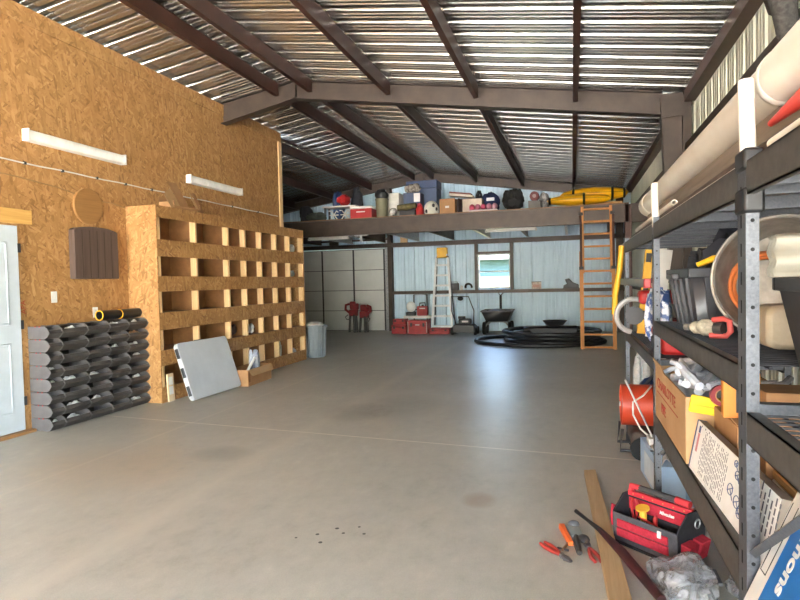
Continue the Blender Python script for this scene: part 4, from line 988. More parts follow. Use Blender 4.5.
# black tape on the near post, red clip on the far end bar
for z0, z1, r in ((1.628, 1.667, .026), (1.55, 1.597, .030)):
    b = MB(); b.box((SX0 - .005, 1.165, z0), (SX0 + .03, 1.228, z1)); sb(b, 'black_tape', BLACK, bev=.006)['label'] = 'black tape wrapped round the post'
t = thing('level', 'grey spirit level with a red end tied across the far shelf posts', 'level', (.325, 3.62, 1.436), rot=(0, 0, 0)); MB().box((-.026, -1.15, 0), (-.0245 + .02, .02, .034)).build('bar', mat('grey_alu_bar', '#7a7a76', .45, .4), t, bev=.002)
MB().box((-.028, -1.19, -.002), (-.002, -1.15, .036)).build('end_cap', RED, t, bev=.003)['label'] = 'red end cap'
t.location = place((SX0, 3.64, 1.395))

# ---- long goods on top
TZ = 1.6435
def lpipe(name, lab, cat, x, z, y0, y1, r, wall, m, grp=None, x2=None, z2=None):
    t = thing(name, lab, cat, (x, y0, z), 0, grp)
    MB().pipe((0, 0, 0), ((x2 or x) - x, y1 - y0, (z2 or z) - z), r, wall, 24).build('pipe', m, t); return t
t = lpipe('pvc_pipe', 'big white PVC pipe on the shelving top, reaching farthest back', 'pipe', .50, 1.905, .2, 4.1, .068, .006, PVC, 'big PVC pipes')
b = MB(); b.pipe((0, 3.72, 0), (0, 3.9, 0), .0725, .004); b.build('hub', PVC, t)
MB().box((-.0665, 1.50, .004), (-.0655, 1.516, .012)).build('print_mark', INK, t)
t = lpipe('pvc_pipe', 'big white PVC pipe with its rounded far end beside the taped shelf post', 'pipe', .385, 1.803, -.12, 1.21, .052, .005, PVC, 'big PVC pipes')
MB().lathe([(.052, 0), (.0535, .002), (.0535, .02), (.050, .034), (.038, .044), (.02, .049), (0, .05)], 28, Matrix.Translation((0, 1.33, 0)) @ Matrix.Rotation(R(-90), 4, 'X')).build('end_cap', PVC, t)
for k in range(2): MB().box((-.0535, 1.03 + k * .022, .004), (-.0505, 1.042 + k * .022, .013)).build('print_mark', INK, t)
t = MB().tube([(.372, .15, 1.722), (.372, .7, 1.726), (.37, 1.0, 1.732), (.362, 1.24, 1.722)], [.026, .026, .02, .006], 10).build('red_strap', mat('bright_red_plastic', '#d8433a', .4)); tag(t, 'bright red tapered strip under the round-ended white pipe', 'strip')
t = MB().box((-.045, 0, 0), (.045, 3.7, .05)).build('steel_tube', mat('rusty_brown_tube', '#5c4a3f', .5, .2, '#463a33', ns=8), loc=(.40, .15, TZ + .001), bev=.004); tag(t, 'brown square steel tube under the white pipes', 'tube')
t = MB().box((-.05, 0, 0), (.05, 3.7, .185)).build('plank', wood('grey_plank', '#8d8174', '#74695d', 'y'), loc=(.515, .25, TZ + .001), bev=.004); tag(t, 'weathered timber carrying the farthest big white pipe', 'timber')
SM = 'thin white pipes on the shelving'
r = .0115
t = lpipe('thin_pipe', 'thin white pipe along the front edge of the shelving top, reaching past its far end', 'pipe', .338, TZ + r, 1.24, 4.4, r, .003, PVC, SM)
t = lpipe('thin_pipe', 'thin white pipe on the shelving top, near front corner right of the taped post', 'pipe', .342, TZ + r + .012, .12, 1.155, r, .003, PVC, SM)
t = lpipe('thin_pipe', 'short thin white pipe over the brown tube at the far end of the shelving', 'pipe', .362, 1.696 + r, 2.3, 3.55, r, .003, PVC, SM)
t = MB().box((-.012, 0, 0), (.012, 1.1, .012)).build('trim_strip', PVC, loc=(.42, 2.9, 1.695)); tag(t, 'flat white trim strip beside the short thin pipe at the far end', 'strip')
for lab, x, y, zt, r in (('white pipe stub standing in the taped near shelf post', .3135, 1.198, 1.795, .0135), ('white pipe stub standing at the far shelf post', .3135, 2.412, 1.80, .0135)):
    t = MB().pipe((0, 0, 0), (-.004, .0, zt - 1.63), r, .003, 20).build('pipe_stub', PVC, loc=(x + .0, y - .0, 1.63)); tag(t, lab, 'pipe', 'pipe stubs standing in the shelf posts')
# ---- middle shelf, span nearest the camera side
MZ2 = 1.2685
TOTE = mat('black_tote_plastic', '#3a3b3f', .38, 0, '#323337', ns=10)
def tote(lab, x0, x1, y0, y1, z0, z1, m, group=None):
    t = thing('storage_tote', lab, 'tote', ((x0 + x1) / 2, (y0 + y1) / 2, z0), 0, group); w, d, h = (x1 - x0) / 2, (y1 - y0) / 2, z1 - z0
    b = MB(); k = .86
    b.hexa([(-w * k, -d * k, 0), (w * k, -d * k, 0), (w * k, d * k, 0), (-w * k, d * k, 0), (-w, -d, h - .02), (w, -d, h - .02), (w, d, h - .02), (-w, d, h - .02)])
    f_ = [f for f in b.bm.faces if all(v.co.z > h - .03 for v in f.verts)]; bmesh.ops.delete(b.bm, geom=f_, context='FACES')
    b.build('body', m, t, solid=.006)
    b = MB()
    for (a, c, e, g) in ((-w - .012, -d - .012, w + .012, -d + .004), (-w - .012, d - .004, w + .012, d + .012), (-w - .012, -d + .004, -w + .004, d - .004), (w - .004, -d + .004, w + .012, d - .004)): b.box((a, c, h - .03), (e, g, h))
    b.build('rim', m, t, bev=.003)
    def at(u, v, q): f = k + (1 - k) * q / (h - .02); return Vector((u * w * f, v * d * f, q))
    for u in (-.75, -.25, .25, .75):
        MB().hexa([at(u, -1, .0) + Vector((-.012, -.01, 0)), at(u, -1, 0) + Vector((.012, -.01, 0)), at(u, -1, 0) + Vector((.012, .001, 0)), at(u, -1, 0) + Vector((-.012, .001, 0)), at(u, -1, h - .03) + Vector((-.014, -.011, 0)), at(u, -1, h - .03) + Vector((.014, -.011, 0)), at(u, -1, h - .03) + Vector((.014, .001, 0)), at(u, -1, h - .03) + Vector((-.014, .001, 0))]).build('rib', m, t, bev=.002)
    for v in (-.6, -.1, .4, .8):
        MB().hexa([at(-1, v, .0) + Vector((-.01, -.014, 0)), at(-1, v, 0) + Vector((.001, -.014, 0)), at(-1, v, 0) + Vector((.001, .014, 0)), at(-1, v, 0) + Vector((-.01, .014, 0)), at(-1, v, h - .03) + Vector((-.011, -.016, 0)), at(-1, v, h - .03) + Vector((.001, -.016, 0)), at(-1, v, h - .03) + Vector((.001, .016, 0)), at(-1, v, h - .03) + Vector((-.011, .016, 0))]).build('rib', m, t, bev=.002)
    MB().box((-w - .035, -.06, h - .035), (-w - .012, .06, h - .015)).build('handle', m, t, bev=.005)
    return t
tote('dark storage tote on the middle shelf, heaped with yellow-handled tools', .352, .71, 1.93, 2.34, MZ2, 1.462, TOTE)
t = thing('hand_saw', 'yellow-handled tool lying on top of the dark heaped tote', 'tool', (.44, 1.98, 1.468)); 
MB().tube([(-.06, .02, .004), (-.02, 0, .022), (.04, -.02, .03), (.075, -.03, .024)], [.008, .010, .011, .008], 8).build('handle', YEL, t); MB().tube([(-.055, .06, .006), (-.01, .05, .02), (.05, .0, .022)], .007, 8).build('pale_handle', mat('cream_grip', '#d6c88e', .5), t)
def heap(name, lab, cat, c, r, m, seed, n=5, grp=None): return bag_stuff(name, lab, cat, c, r, m, grp, seed, n)
heap('dark_cloth', 'dark blue-black cloth heap on the back of the dark tote', 'cloth', (.52, 2.12, 1.36), (.13, .1, .20), mat('blue_black_cloth', '#2a2c36', .85), 51)
heap('grey_cloth', 'charcoal cloth bundle at the far side of the dark tote top', 'cloth', (.44, 2.30, 1.36), (.05, .06, .15), DGREY, 52)
# galvanised round tub on its side, orange hose inside
TUBM = steel('weathered_zinc', '#97938b', .5, .45, '#77746e', 12)
tc = Vector((.522, 1.70, 1.4275)); ax = Vector((-.42, -.88, .12)).normalized()
t = thing('round_tub', 'round galvanised tub standing on its rim on the middle shelf', 'tub', tc)
mm = ax.to_track_quat('Z', 'Y').to_matrix().to_4x4()
RT = .158
MB().lathe([(0, -.085), (RT * .86, -.085), (RT * .95, -.02), (RT, .0), (RT, .028), (RT - .006, .03), (RT - .01, .0), (RT * .93, -.02), (RT * .84, -.08), (0, -.08)], 44, mm).build('shell', TUBM, t)
MB().tube([mm @ Vector((RT * math.cos(a), RT * math.sin(a), .030)) for a in [2 * PI * k / 44 for k in range(44)]], .005, 6, True).build('rim', TUBM, t)
MB().ball(mm @ Vector((-RT * .99, 0, .014)), (.006, .006, .006), 8, 6).build('rivet', HOLE, t)
pv = Vector((-.90, .43, 0)) * .048 + Vector((0, 0, -.012))
t = thing('orange_hose', 'coiled orange hose inside the round galvanised tub', 'hose', tc)
for k, (rr_, zz) in enumerate(((.090, -.066), (.084, -.053), (.078, -.066))): MB().tube([mm @ Vector((rr_ * math.cos(a), rr_ * math.sin(a), zz)) + pv for a in [2 * PI * j / 36 for j in range(36)]], .006, 8, True).build('coil_turn', mat('orange_cord_rubber', '#c4682c', .5), t)
# dusty red-handled power tool
t = thing('power_tool', 'dusty power tool with a red D-shaped handle on the middle shelf', 'tool', (.372, 1.70, MZ2 + .001), R(-20)); PT = t; t.scale = (.68, .68, .68)
b = MB(); b.ball((-.045, .03, .040), (.040, .032, .034), 14, 8, .05, 4); b.ball((-.085, .045, .038), (.026, .024, .026), 12, 8, .05, 5); b.build('motor_housing', mat('dusty_cream_housing', '#b3aa94', .6, 0, '#6d675d', ns=26), t)
MB().tube([(-.02, .02, .072), (.02, .0, .078), (.040, -.005, .07), (.044, -.008, .03), (.03, -.005, .012), (-.03, .0, .010)], .011, 10).build('handle', mat('faded_red', '#c2504c', .5), t)
MB().cyl((-.012, .0, .04), (.018, -.01, .04), .022, n=14).build('motor_cap', CHAR, t); MB().cyl((-.11, .05, .038), (-.128, .058, .038), .014, n=10).build('chuck', GALV, t)
t = thing('plastic_jug', 'cream plastic jug on the middle shelf behind the near post', 'jug', (.47, 1.50, MZ2 + .001))
MB().prism(rrect(.13, .10, .025), 'y', -.05, .05, Matrix.Translation((-.055, 0, 0)) @ Matrix(((1,0,0,0),(0,1,0,0),(0,0,1,0),(0,0,0,1)))).build('body', mat('cream_jug', '#bdb39e', .5, 0, '#a89e88', ns=10), t, bev=.012)
MB().cyl((.03, 0, .10), (.03, 0, .118), .018, n=12).build('cap', CHAR, t)
t = thing('corrugated_sheets', 'pale corrugated plastic sheets lying across the black tub on the near shelf', 'sheets', (.337, 1.085, 1.4345))
b = MB(); 
for s_ in range(3):
    pr = [(.012 * s_ + .010 * math.sin(k * PI / 2), k * .009) for k in range(9)]
    b.strip([(x_ + .03, z_) for x_, z_ in pr], 'y', .0, .0) if False else None
    A = [b.bm.verts.new((.0 + .004 * s_, .05 + y_ + .02 * s_, z_)) for y_, z_ in pr]; B = [b.bm.verts.new((.30, .02 + y_ + .02 * s_, z_ + .0)) for y_, z_ in pr]
    for i in range(len(pr) - 1): b.face((A[i], B[i], B[i+1], A[i+1]))
b.build('sheet', mat('pale_corrugated', '#98968b', .5, 0, '#8c897d', ns=3), t, solid=.003)
# black tub of the near span with white-ended black bar across it
NZ = 1.189
t = thing('plastic_tub', 'black rectangular plastic tub on the near shelf, right edge of view', 'tub', (.548, 1.04, NZ))
b = MB(); w, d, h = .19, .14, .232
b.hexa([(-w + .042, -d + .03, 0), (w - .04, -d + .03, 0), (w - .04, d - .03, 0), (-w + .042, d - .03, 0), (-w, -d, h), (w, -d, h), (w, d, h), (-w, d, h)])
f_ = [f for f in b.bm.faces if all(v.co.z > h - .01 for v in f.verts)]; bmesh.ops.delete(b.bm, geom=f_, context='FACES'); b.build('body', mat('charcoal_tub', '#353437', .6, 0, '#2c2b2e', ns=20), t, solid=.006)
b = MB()
for (a, c, e, g) in ((-w - .01, -d - .01, w + .01, -d + .004), (-w - .01, d - .004, w + .01, d + .01), (-w - .01, -d + .004, -w + .004, d - .004), (w - .004, -d + .004, w + .01, d - .004)): b.box((a, c, h - .012), (e, g, h + .012))
b.build('rim', BLACK, t, bev=.003)

# ---- far span of the shelving
t = thing('cut_off_saw', 'cut-off saw with a round grey guard at the far end of the shelving', 'saw', (.405, 3.36, 1.1195))
MB().tube([(-.10 + .02 + .092 * math.cos(a) - .0, .0, .107 + .092 * math.sin(a)) for a in [R(60) + R(200) * k / 16 for k in range(17)]], .014, 8).build('guard', mat('grey_guard', '#b0aeae', .4, .3), t)
MB().cyl((-.08, -.004, .107), (-.08, .004, .107), .05, n=28).build('blade', mat('blade_steel', '#4c4c4e', .55, .3), t)
MB().box((-.06, -.06, .17), (.16, .06, .245)).build('red_housing', RED, t, bev=.02); MB().box((-.02, -.08, .0), (.16, .08, .09)).build('base', RED, t, bev=.015); MB().box((.03, -.05, .09), (.10, .05, .17)).build('arm', CHAR, t, bev=.01)
t = MB().tube([(0, 0, .0), (-.012, .01, -.14), (-.038, .02, -.30), (-.045, .02, -.42)], .017, 10).build('yellow_hose', YEL, loc=(.292, 3.72, 1.63)); tag(t, 'yellow hose hanging down the far end of the shelving', 'hose')
t = thing('yellow_level', 'yellow spirit level leaning upright on the far shelf', 'level', (.365, 3.46, 1.1205), rot=(0, R(6), 0)); MB().box((-.022, -.03, 0), (.022, .0, .47)).build('bar', YEL, t, bev=.003)
for z in (.08, .24, .40): MB().box((-.014, -.0315, z), (.014, -.0295, z + .05)).build('vial_window', BLACK, t)
t = MB().box((-.035, -.03, 0), (.035, 0, .46)).build('white_board', WHITE, loc=(.40, 3.25, 1.1205)); t.rotation_euler = (0, R(8), 0); tag(t, 'white board leaning upright beside the yellow level', 'board')
heap('bagged_parts', 'blue and white bagged parts on the far shelf, left of the dark tote', 'bags', (.40, 2.95, 1.1195), (.07, .10, .24), mat('blue_white_bag', '#c9d0dc', .4, 0, '#3d5a94', ns=22, lo=.45, hi=.52), 55, 6)
t = thing('red_tool', 'red power tool in front of the bagged parts on the far shelf', 'tool', (.365, 2.72, 1.1205)); MB().box((-.03, -.03, .0), (.03, .05, .055)).build('battery', BLACK, t, bev=.008); MB().box((-.028, -.028, .056), (.03, .06, .10)).build('body', RED, t, bev=.015); MB().tube([(0, .0, .1), (.0, -.06, .09), (.0, -.075, .03)], .018, 8).build('grip', RED, t)
t = thing('red_case', 'flat red case on the far shelf just behind the second post', 'case', (.42, 2.55, 1.1205)); MB().box((-.08, -.06, 0), (.10, .08, .085)).build('body', mat('bright_red_case', '#c8292c', .4), t, bev=.015); MB().box((-.02, -.068, .03), (.05, -.0605, .05)).build('handle', BLACK, t)
# ---- low shelf: carton of white fittings, instruction panel and company
LS = .9015
cx0, cx1, cy0, cy1, ch = .303, .60, 1.765, 2.375, .19
t = thing('fittings_carton', 'open cardboard box full of white plastic parts on the low shelf', 'box', ((cx0 + cx1) / 2, (cy0 + cy1) / 2, .906)); w, d, th = (cx1 - cx0) / 2, (cy1 - cy0) / 2, .005
b = MB(); b.box((-w, -d, 0), (w, d, th)); b.box((-w, -d, th), (-w + th, d, ch)); b.box((w - th, -d, th), (w, d, ch)); b.box((-w + th, -d, th), (w - th, -d + th, ch)); b.box((-w + th, d - th, th), (w - th, d, ch)); b.build('body', CARDL, t)
flap([(-w, d - .2, ch), (-w, d - .005, ch), (-w - .01, d - .0, ch + .03), (-w + .005, d - .1, ch + .012)], (.004, 0, .0), CARDL).build('flap', CARDL, t)
text('print', 'CHARLOTTE', .05, REDINK, t, (-w - .0012, .05, ch * .72), axes((0, -1, 0), (0, 0, 1)), sx=1.35)
text('print', 'PIPE', .05, REDINK, t, (-w - .0012, .10, ch * .32), axes((0, -1, 0), (0, 0, 1)), sx=1.1)
b = MB(); b.box((-w - .001, -.18, ch * .53), (-w, .25, ch * .545)); b.build('print_rule', REDINK, t)
q = random.Random(4); CL = mat('frosted_plastic', '#d5dae2', .3, 0, '#b6bfcc', ns=30)
base = Vector(((cx0 + cx1) / 2, (cy0 + cy1) / 2, .906))
MB().box((-w + .006, -d + .006, .006), (w - .006, d - .006, ch - .03)).build('contents', CL, t)['label'] = 'heap of small white parts'
for k in range(46):
    x = q.uniform(-.8, .85) * w; y = q.uniform(-.9, .85) * d; z = ch - .004 + q.uniform(0, .05); a = q.uniform(0, PI); l = q.uniform(.04, .075); e = q.uniform(-.25, .3)
    dv = Vector((math.cos(a), math.sin(a), e)) * l; p = Vector((x, y, z)); lim = lambda v: Vector((max(-w + .02, min(w - .02, v.x)), max(-d + .02, min(d - .02, v.y)), max(ch - .012, v.z)))
    o = MB().tube([lim(p - dv), lim(p), lim(p + dv)], q.choice((.009, .011, .013)), 8).build('plastic_part', CL, loc=base + Vector((0, 0, .0))); tag(o, 'white plastic part piled in the open cardboard box on the low shelf', 'part', 'white plastic parts heaped in the carton')
t = thing('yellow_pack', 'bright yellow packet hooked over the front of the fittings carton', 'packet', (.350, 1.758, .906 + ch - .012), rot=(R(8), R(9), 0)); MB().box((-.038, -.016, -.03), (.038, -.002, .020)).build('packet', mat('bright_yellow', '#f0cf28', .5), t, bev=.004); MB().box((-.034, -.0175, -.008), (.034, -.0162, -.004)).build('seam', YEL, t)
# instruction carton
A0 = Vector((.307, 1.735, .9065)); Z0 = Vector((.19, 0, .98)).normalized(); B0 = Vector((.3275, 1.155, .9065))
yd = (B0 - A0).normalized(); xd = Z0 - yd * Z0.dot(yd); xd.normalize(); nn = xd.cross(yd)
if nn.x > 0: nn = -nn
t = thing('instruction_carton', 'long white carton printed with instructions, leaning behind the low shelf edge', 'box', A0)
t.rotation_euler = Matrix((yd, xd, yd.cross(xd))).transposed().to_euler()
Lp = (B0 - A0).length; Hp = .134; sg = -1 if yd.cross(xd).dot(nn) < 0 else 1
MB().box((0, 0, min(0, -sg * .022)), (Lp, Hp, max(0, -sg * .022))).build('body', mat('grey_brown_card', '#8f857a', .8), t)
MB().box((0.0, 0.0, min(0, sg * .0012)), (Lp, Hp, max(0, sg * .0012))).build('white_face', mat('white_print_card', '#e9e8e4', .55), t)
MB().box((-.012, .0, min(sg * .001, -sg * .022)), (0, Hp, max(sg * .001, -sg * .022))).build('blue_edge', mat('blue_print', '#3d5583', .6), t)
q = random.Random(9); b = MB(); f0, f1 = sg * .0012, sg * .0018
def mark(x, y, a, c): b.box((x, y, min(f0, f1)), (x + a, y + c, max(f0, f1)))
for k in range(19):
    x = .075 + k * .0118; y = .012 + (.02 if k % 5 == 0 else 0); e = .124 - q.uniform(0, .035) * (k % 3 == 0)
    while y < e: l = q.uniform(.006, .02); mark(x, y, .0024, min(l, e - y)); y += l + .004
for k in range(9):
    x = .44 + k * .018; y = .05
    while y < .12: l = q.uniform(.006, .02); mark(x, y, .005, l); y += l + .004
for k in range(3): mark(.04 + .035 * k, .126, .006, .004)
b.build('printed_text', mat('grey_ink', '#5c5c64', .7), t)
b = MB()
for x, y, r_ in ((.335, .06, .017), (.36, .1, .013), (.385, .05, .018), (.41, .035, .014), (.34, .12, .010), (.42, .08, .013)):
    b.tube([(x + r_ * math.cos(a), y + r_ * .7 * math.sin(a), f1) for a in [2 * PI * j / 14 for j in range(14)]], .0011, 4, True); b.tube([(x - r_, y - r_ * .4, f1), (x + r_, y + r_ * .5, f1)], .0011, 4); b.tube([(x, y, f1), (x + r_ * 1.4, y - r_, f1)], .001, 4)
b.build('printed_drawings', mat('blue_ink', '#51658f', .7), t)
b = MB(); mark(.022, .055, .016, .05); b.build('red_mark', mat('pale_red_ink', '#c98484', .7), t)
b = MB(); mark(.022, .107, .016, .018); b.build('navy_mark', mat('navy_ink', '#3c4a74', .7), t)
# boxes behind it
t = thing('small_carton', 'small plain cardboard box behind the instruction carton', 'box', (.425, 1.62, LS), R(0)); MB().box((-.055, -.11, 0), (.06, .12, .178)).build('body', CARD, t, bev=.002); flap([(-.055, -.11, .179), (.06, -.11, .179), (.06, -.055, .183), (-.055, -.055, .183)], (0, 0, .003)).build('flap', CARDL, t)
t = thing('tape_roll', 'dark red tape roll lying against the yellow packet', 'tape', (.385, 1.722, LS + .179))
mt = Matrix.Translation((0, 0, .031)) @ Matrix.Rotation(R(82), 4, 'X')
MB().lathe([(.018, -.01), (.029, -.01), (.029, .01), (.018, .01), (.018, -.01)], 24, mt).build('tape', mat('maroon_tape', '#8d2b33', .45), t); MB().lathe([(.015, -.01), (.018, -.01), (.018, .01), (.015, .01), (.015, -.01)], 24, mt).build('core', CARDL, t)
t = thing('orange_box', 'orange box with a black label panel standing behind the near post', 'box', (.395, 1.60, LS + .181), R(-6)); MB().box((-.036, -.02, 0), (.045, .02, .115)).build('box', mat('orange_card', '#d98b34', .6), t, bev=.002); MB().box((-.008, -.0212, .015), (.042, -.0202, .08)).build('label', BLACK, t, )['label'] = 'black label panel'
t = thing('white_slab', 'white foam slab on the low shelf before the brown carton', 'slab', (.53, 1.30, LS)); MB().box((-.13, -.07, 0), (.14, .07, .105)).build('slab', WHITE, t, bev=.004)
t = thing('brown_carton', 'plain brown carton right of the near post, under the middle shelf', 'box', (.54, 1.42, LS)); MB().box((-.148, -.04, 0), (.13, .07, .285)).build('body', CARD, t, bev=.002); MB().box((-.148, -.041, .22), (.13, -.0402, .2225)).build('seam', mat('card_seam', '#8a6440', .8), t)
t = MB().box((-.012, -.07, 0), (.016, .07, .016)).build('wood_strip', PINEX, loc=(.414, 1.30, LS + .106)); tag(t, 'tan wood strip lying on the white foam slab', 'wood strip')
def ray_plane(px, py, P_, n): d = dirn(px, py); return EYE + d * ((P_ - EYE).dot(n) / d.dot(n))
# ---- carton with the blue band, near span
Pf = Vector((.3226, 1.12, .921)); v = Vector((.38, 0, .925)).normalized(); l_ = Vector((0, -1, 0)); n_ = Vector((-.925, 0, .38))
foot = Pf - v * ((Pf.z - .8035) / v.z)
t = thing('blue_banded_carton', 'white and blue carton leaning on the near low shelf, bottom right', 'box', foot)
t.rotation_euler = Matrix((v, l_, v.cross(l_))).transposed().to_euler(); sg = 1 if v.cross(l_).dot(n_) > 0 else -1
BB = mat('print_blue', '#1f6fb8', .45); HH = .30
MB().box((0, -.035, min(0, -sg * .07)), (HH, .5, max(0, -sg * .03))).build('body', WHITE, t)
MB().box((0, .012, min(0, sg * .001)), (HH, .46, max(0, sg * .001))).build('blue_band', BB, t)
b = MB()
for (a, c, e, g) in ((.115, -.03, .25, -.0285), (.115, -.03, .1165, -.004), (.115, -.0055, .25, -.004)): b.box((a, c, 0), (e, g, sg * .0008))
b.build('printed_frame', INK, t)
tp = t.rotation_euler.to_matrix().transposed() @ (ray_plane(776, 594, place(Pf), n_.normalized()) - place(foot)) / U
text('lettering', 'symmons', .040, WHITE, t, (tp.x, tp.y + .006, sg * .0012), axes((-1, 0, 0), (0, 1, 0)), bold=.0014, sx=1.2, ext=.0004, align='RIGHT')


U = 1.0; UO = Vector((0, 0, 0))
# grey foam hanging from the wall girt, upper right
FO = mat('grey_foam', '#4a4846', .95, 0, '#353432', ns=40, bs=.4)
c = at_x(792, 8, 1.36)
t = MB().tube([c + Vector(v) for v in ((.0, .30, .12), (-.05, .16, .19), (-.06, .0, .12), (-.05, -.03, -.02), (-.03, -.02, -.14), (-.01, -.1, -.26), (0, -.35, -.30))], [.05, .075, .085, .07, .065, .07, .05], 12).build('foam_wrap', FO); tag(t, 'thick dark grey foam sleeve hooked over the right wall girt', 'foam')

# ================================================================== on the floor at the right
# torpedo heater
t = thing('torpedo_heater', 'orange torpedo heater on the floor beyond the far end of the shelving', 'heater', (.73, 4.95, 0))
HO = mat('heater_orange', '#c8472a', .4, 0, '#b43d24', ns=6)
MB().pipe((-.36, 0, .40), (.30, 0, .40), .165, .012, 30).build('barrel', HO, t); MB().cyl((-.34, 0, .40), (-.32, 0, .40), .15, n=26).build('rear_grille', CHAR, t)
b = MB(); b.box((-.30, -.19, .10), (.3, .15, .225)); b.build('fuel_tank', mat('tank_brown_black', '#3a322f', .6, 0, '#55453c', ns=8), t, bev=.03)
for y in (-.14, .12): MB().tube([(-.36, y, .23), (-.38, y, .06), (.32, y, .06), (.32, y, .22)], .012, 8).build('frame', CHAR, t)
for y in (-.2, .16): MB().cyl((-.22, y, .09), (-.22, y + .04, .09), .09, n=20).build('wheel', RUBBER, t)
MB().box((-.05, -.172, .37), (.10, -.160, .385)).build('seam', mat('heater_dark_seam', '#7e2f20', .5), t); MB().cyl((-.37, .02, .40), (-.362, .02, .40), .02, n=10).build('vent_cap', WHITE, t)
t = thing('parts_box', 'light blue cardboard box on the floor under the shelving', 'box', (.685, 4.18, 0), R(4)); MB().box((-.19, -.33, .001), (.22, .36, .25)).build('body', mat('light_blue_card', '#aac4dd', .6, 0, '#93b2d2', ns=4), t, bev=.004)
MB().box((-.1925, -.25, .03), (-.1905, .2, .20)).build('printed_panel', mat('pale_print', '#cddbe8', .6), t); MB().box((-.05, -.3325, .05), (.15, -.3305, .2)).build('printed_panel', mat('blue_print_panel', '#7ea3cb', .6), t); MB().box((-.19, -.015, .2505), (.22, .015, .252)).build('tape', mat('dark_tape', '#3d4a5e', .5), t)
t = thing('hand_sweep', 'thin metal rod with a white head resting on the light blue box', 'rod', (.52, 4.36, .254)); MB().box((-.02, -.08, 0), (.075, .05, .05)).build('white_head', WHITE, t, bev=.006); MB().tube([(.01, -.02, .05), (-.16, .05, .44)], .007, 8).build('rod', ALU, t)
t = MB().tube([(.57, 4.70, .60), (.50, 4.58, .55), (.425, 4.56, .50), (.42, 4.5, .42), (.46, 4.42, .34), (.50, 4.37, .31)], .007, 6).build('white_cable', WHITE); tag(t, 'white cable looping in front of the orange heater', 'cable')
t = MB().sheet(lambda u, v: Vector((.50 + .07 * u, 4.2 - .34 * v, .262 + .03 * math.sin(u * 5 + v * 4))), 8, 10).build('paper_sheet', WHITE, solid=.002); tag(t, 'crumpled white paper on the light blue box', 'paper')
# plank
A, B, C_, D = [at_z(*p) for p in ((584, 475), (595.5, 474.5), (633, 610), (609.5, 610))]
th = .038; hs = .0385
b = MB(); b.hexa([(p.x, p.y, .0005) for p in (D, C_, B, A)] + [(p.x * (1 - .0), p.y, hs) for p in (D, C_, B, A)]); t = b.build('plank', wood('weathered_stud', '#c0a27a', '#a8895f', 'y'), bev=.003); tag(t, 'bare wooden plank lying on the floor beside the red tool bag', 'plank')
# dark tool across the plank
t = thing('pry_tool', 'long black and dark red tool lying across the plank', 'tool', (0, 0, 0))
a, c, e, g = at_z(576, 511, .05), at_z(600, 530, .058), at_z(622, 552, .062), at_z(662, 600, .06)
MB().tube([a, a.lerp(c, .5), c], [.012, .010, .014], 8).build('shaft', BLACK, t); MB().tube([c, e, e.lerp(g, .5), g], [.015, .024, .023, .02], 10).build('red_sleeve', mat('dark_red_black', '#4a1d22', .5, 0, '#241416', ns=10), t)
# loose pliers and cutters
def pliers(lab, px, py, ang, m, s=1.0, op=10):
    p = at_z(px, py, .0); t = thing('pliers', lab, 'pliers', (p.x, p.y, .013), ang, 'loose hand tools by the plank')
    for k in (-1, 1):
        MB().tube([(0, 0, 0), (-.05 * s, k * .014, 0), (-.10 * s, k * .020, 0), (-.14 * s, k * .014, 0)], [.008, .010, .0105, .008], 8).build('handle', m, t)
        MB().tube([(-.01, -k * .003, 0), (.03 * s, k * .009, 0), (.06 * s, k * .003, 0)], [.011, .012, .007], 8).build('jaw', mat('tool_steel', '#6f6f72', .4, .6), t)
    MB().cyl((0, 0, -.012), (0, 0, .012), .012, n=14).build('pivot', mat('pivot_steel', '#8a8a8c', .35, .7), t)
    return t
RG = mat('red_grip', '#a83a34', .5)
pliers('red-handled pliers, farthest left of the loose tools on the floor', 562, 558, R(-50), RG, 1.15)
pliers('red-handled cutters lying against the plank beside the loose tools', 589, 550, R(105), RG, 1.1)
p = at_z(567, 546); t = thing('wrench', 'small worn adjustable wrench between the red pliers and the orange tool', 'wrench', (p.x, p.y, .008), R(72)); MB().tube([(-.07, 0, 0), (.05, 0, 0)], [.007, .009], 8).build('shank', mat('rusty_steel', '#8a6a4c', .5, .4), t); MB().prism([(.045, -.012), (.075, -.026), (.1, -.018), (.085, -.004), (.085, .006), (.105, .012), (.09, .024), (.06, .02)], 'z', -.007, .007).build('jaw', GALV, t); MB().cyl((-.062, -.03, 0), (-.062, .03, 0), .006, n=8).build('crosspiece', CHAR, t)
p = at_z(576, 545); t = thing('utility_tool', 'orange-handled tool with a pale metal plate, among the loose tools', 'tool', (p.x, p.y, .004), R(100)); t.scale = (1.3, 1.3, 1.2)
MB().hexa([(-.02, .012, 0), (.15, .02, 0), (.15, .048, 0), (-.02, .034, 0), (-.02, .014, .022), (.15, .022, .026), (.15, .046, .026), (-.02, .032, .022)]).build('orange_handle', mat('bright_orange', '#e8692a', .45), t, bev=.004)
MB().hexa([(.05, -.04, .0), (.15, -.04, 0), (.15, .018, 0), (.05, .012, 0), (.05, -.04, .014), (.15, -.04, .018), (.15, .018, .018), (.05, .012, .014)]).build('plate', mat('pale_plate', '#a9b3b5', .4, .3), t, bev=.003)
MB().tube([(.05, -.01, .01), (-.02, .0, .012), (-.1, .005, .012)], [.012, .016, .011], 8).build('jaw', mat('dark_tool', '#3a3735', .5, .3), t); MB().ball((.02, -.035, .016), (.035, .025, .016), 10, 6).build('gear_case', CHAR, t); MB().ball((.16, -.02, .02), (.02, .025, .016), 10, 6).build('cap', mat('grey_cap', '#5e6266', .5), t)
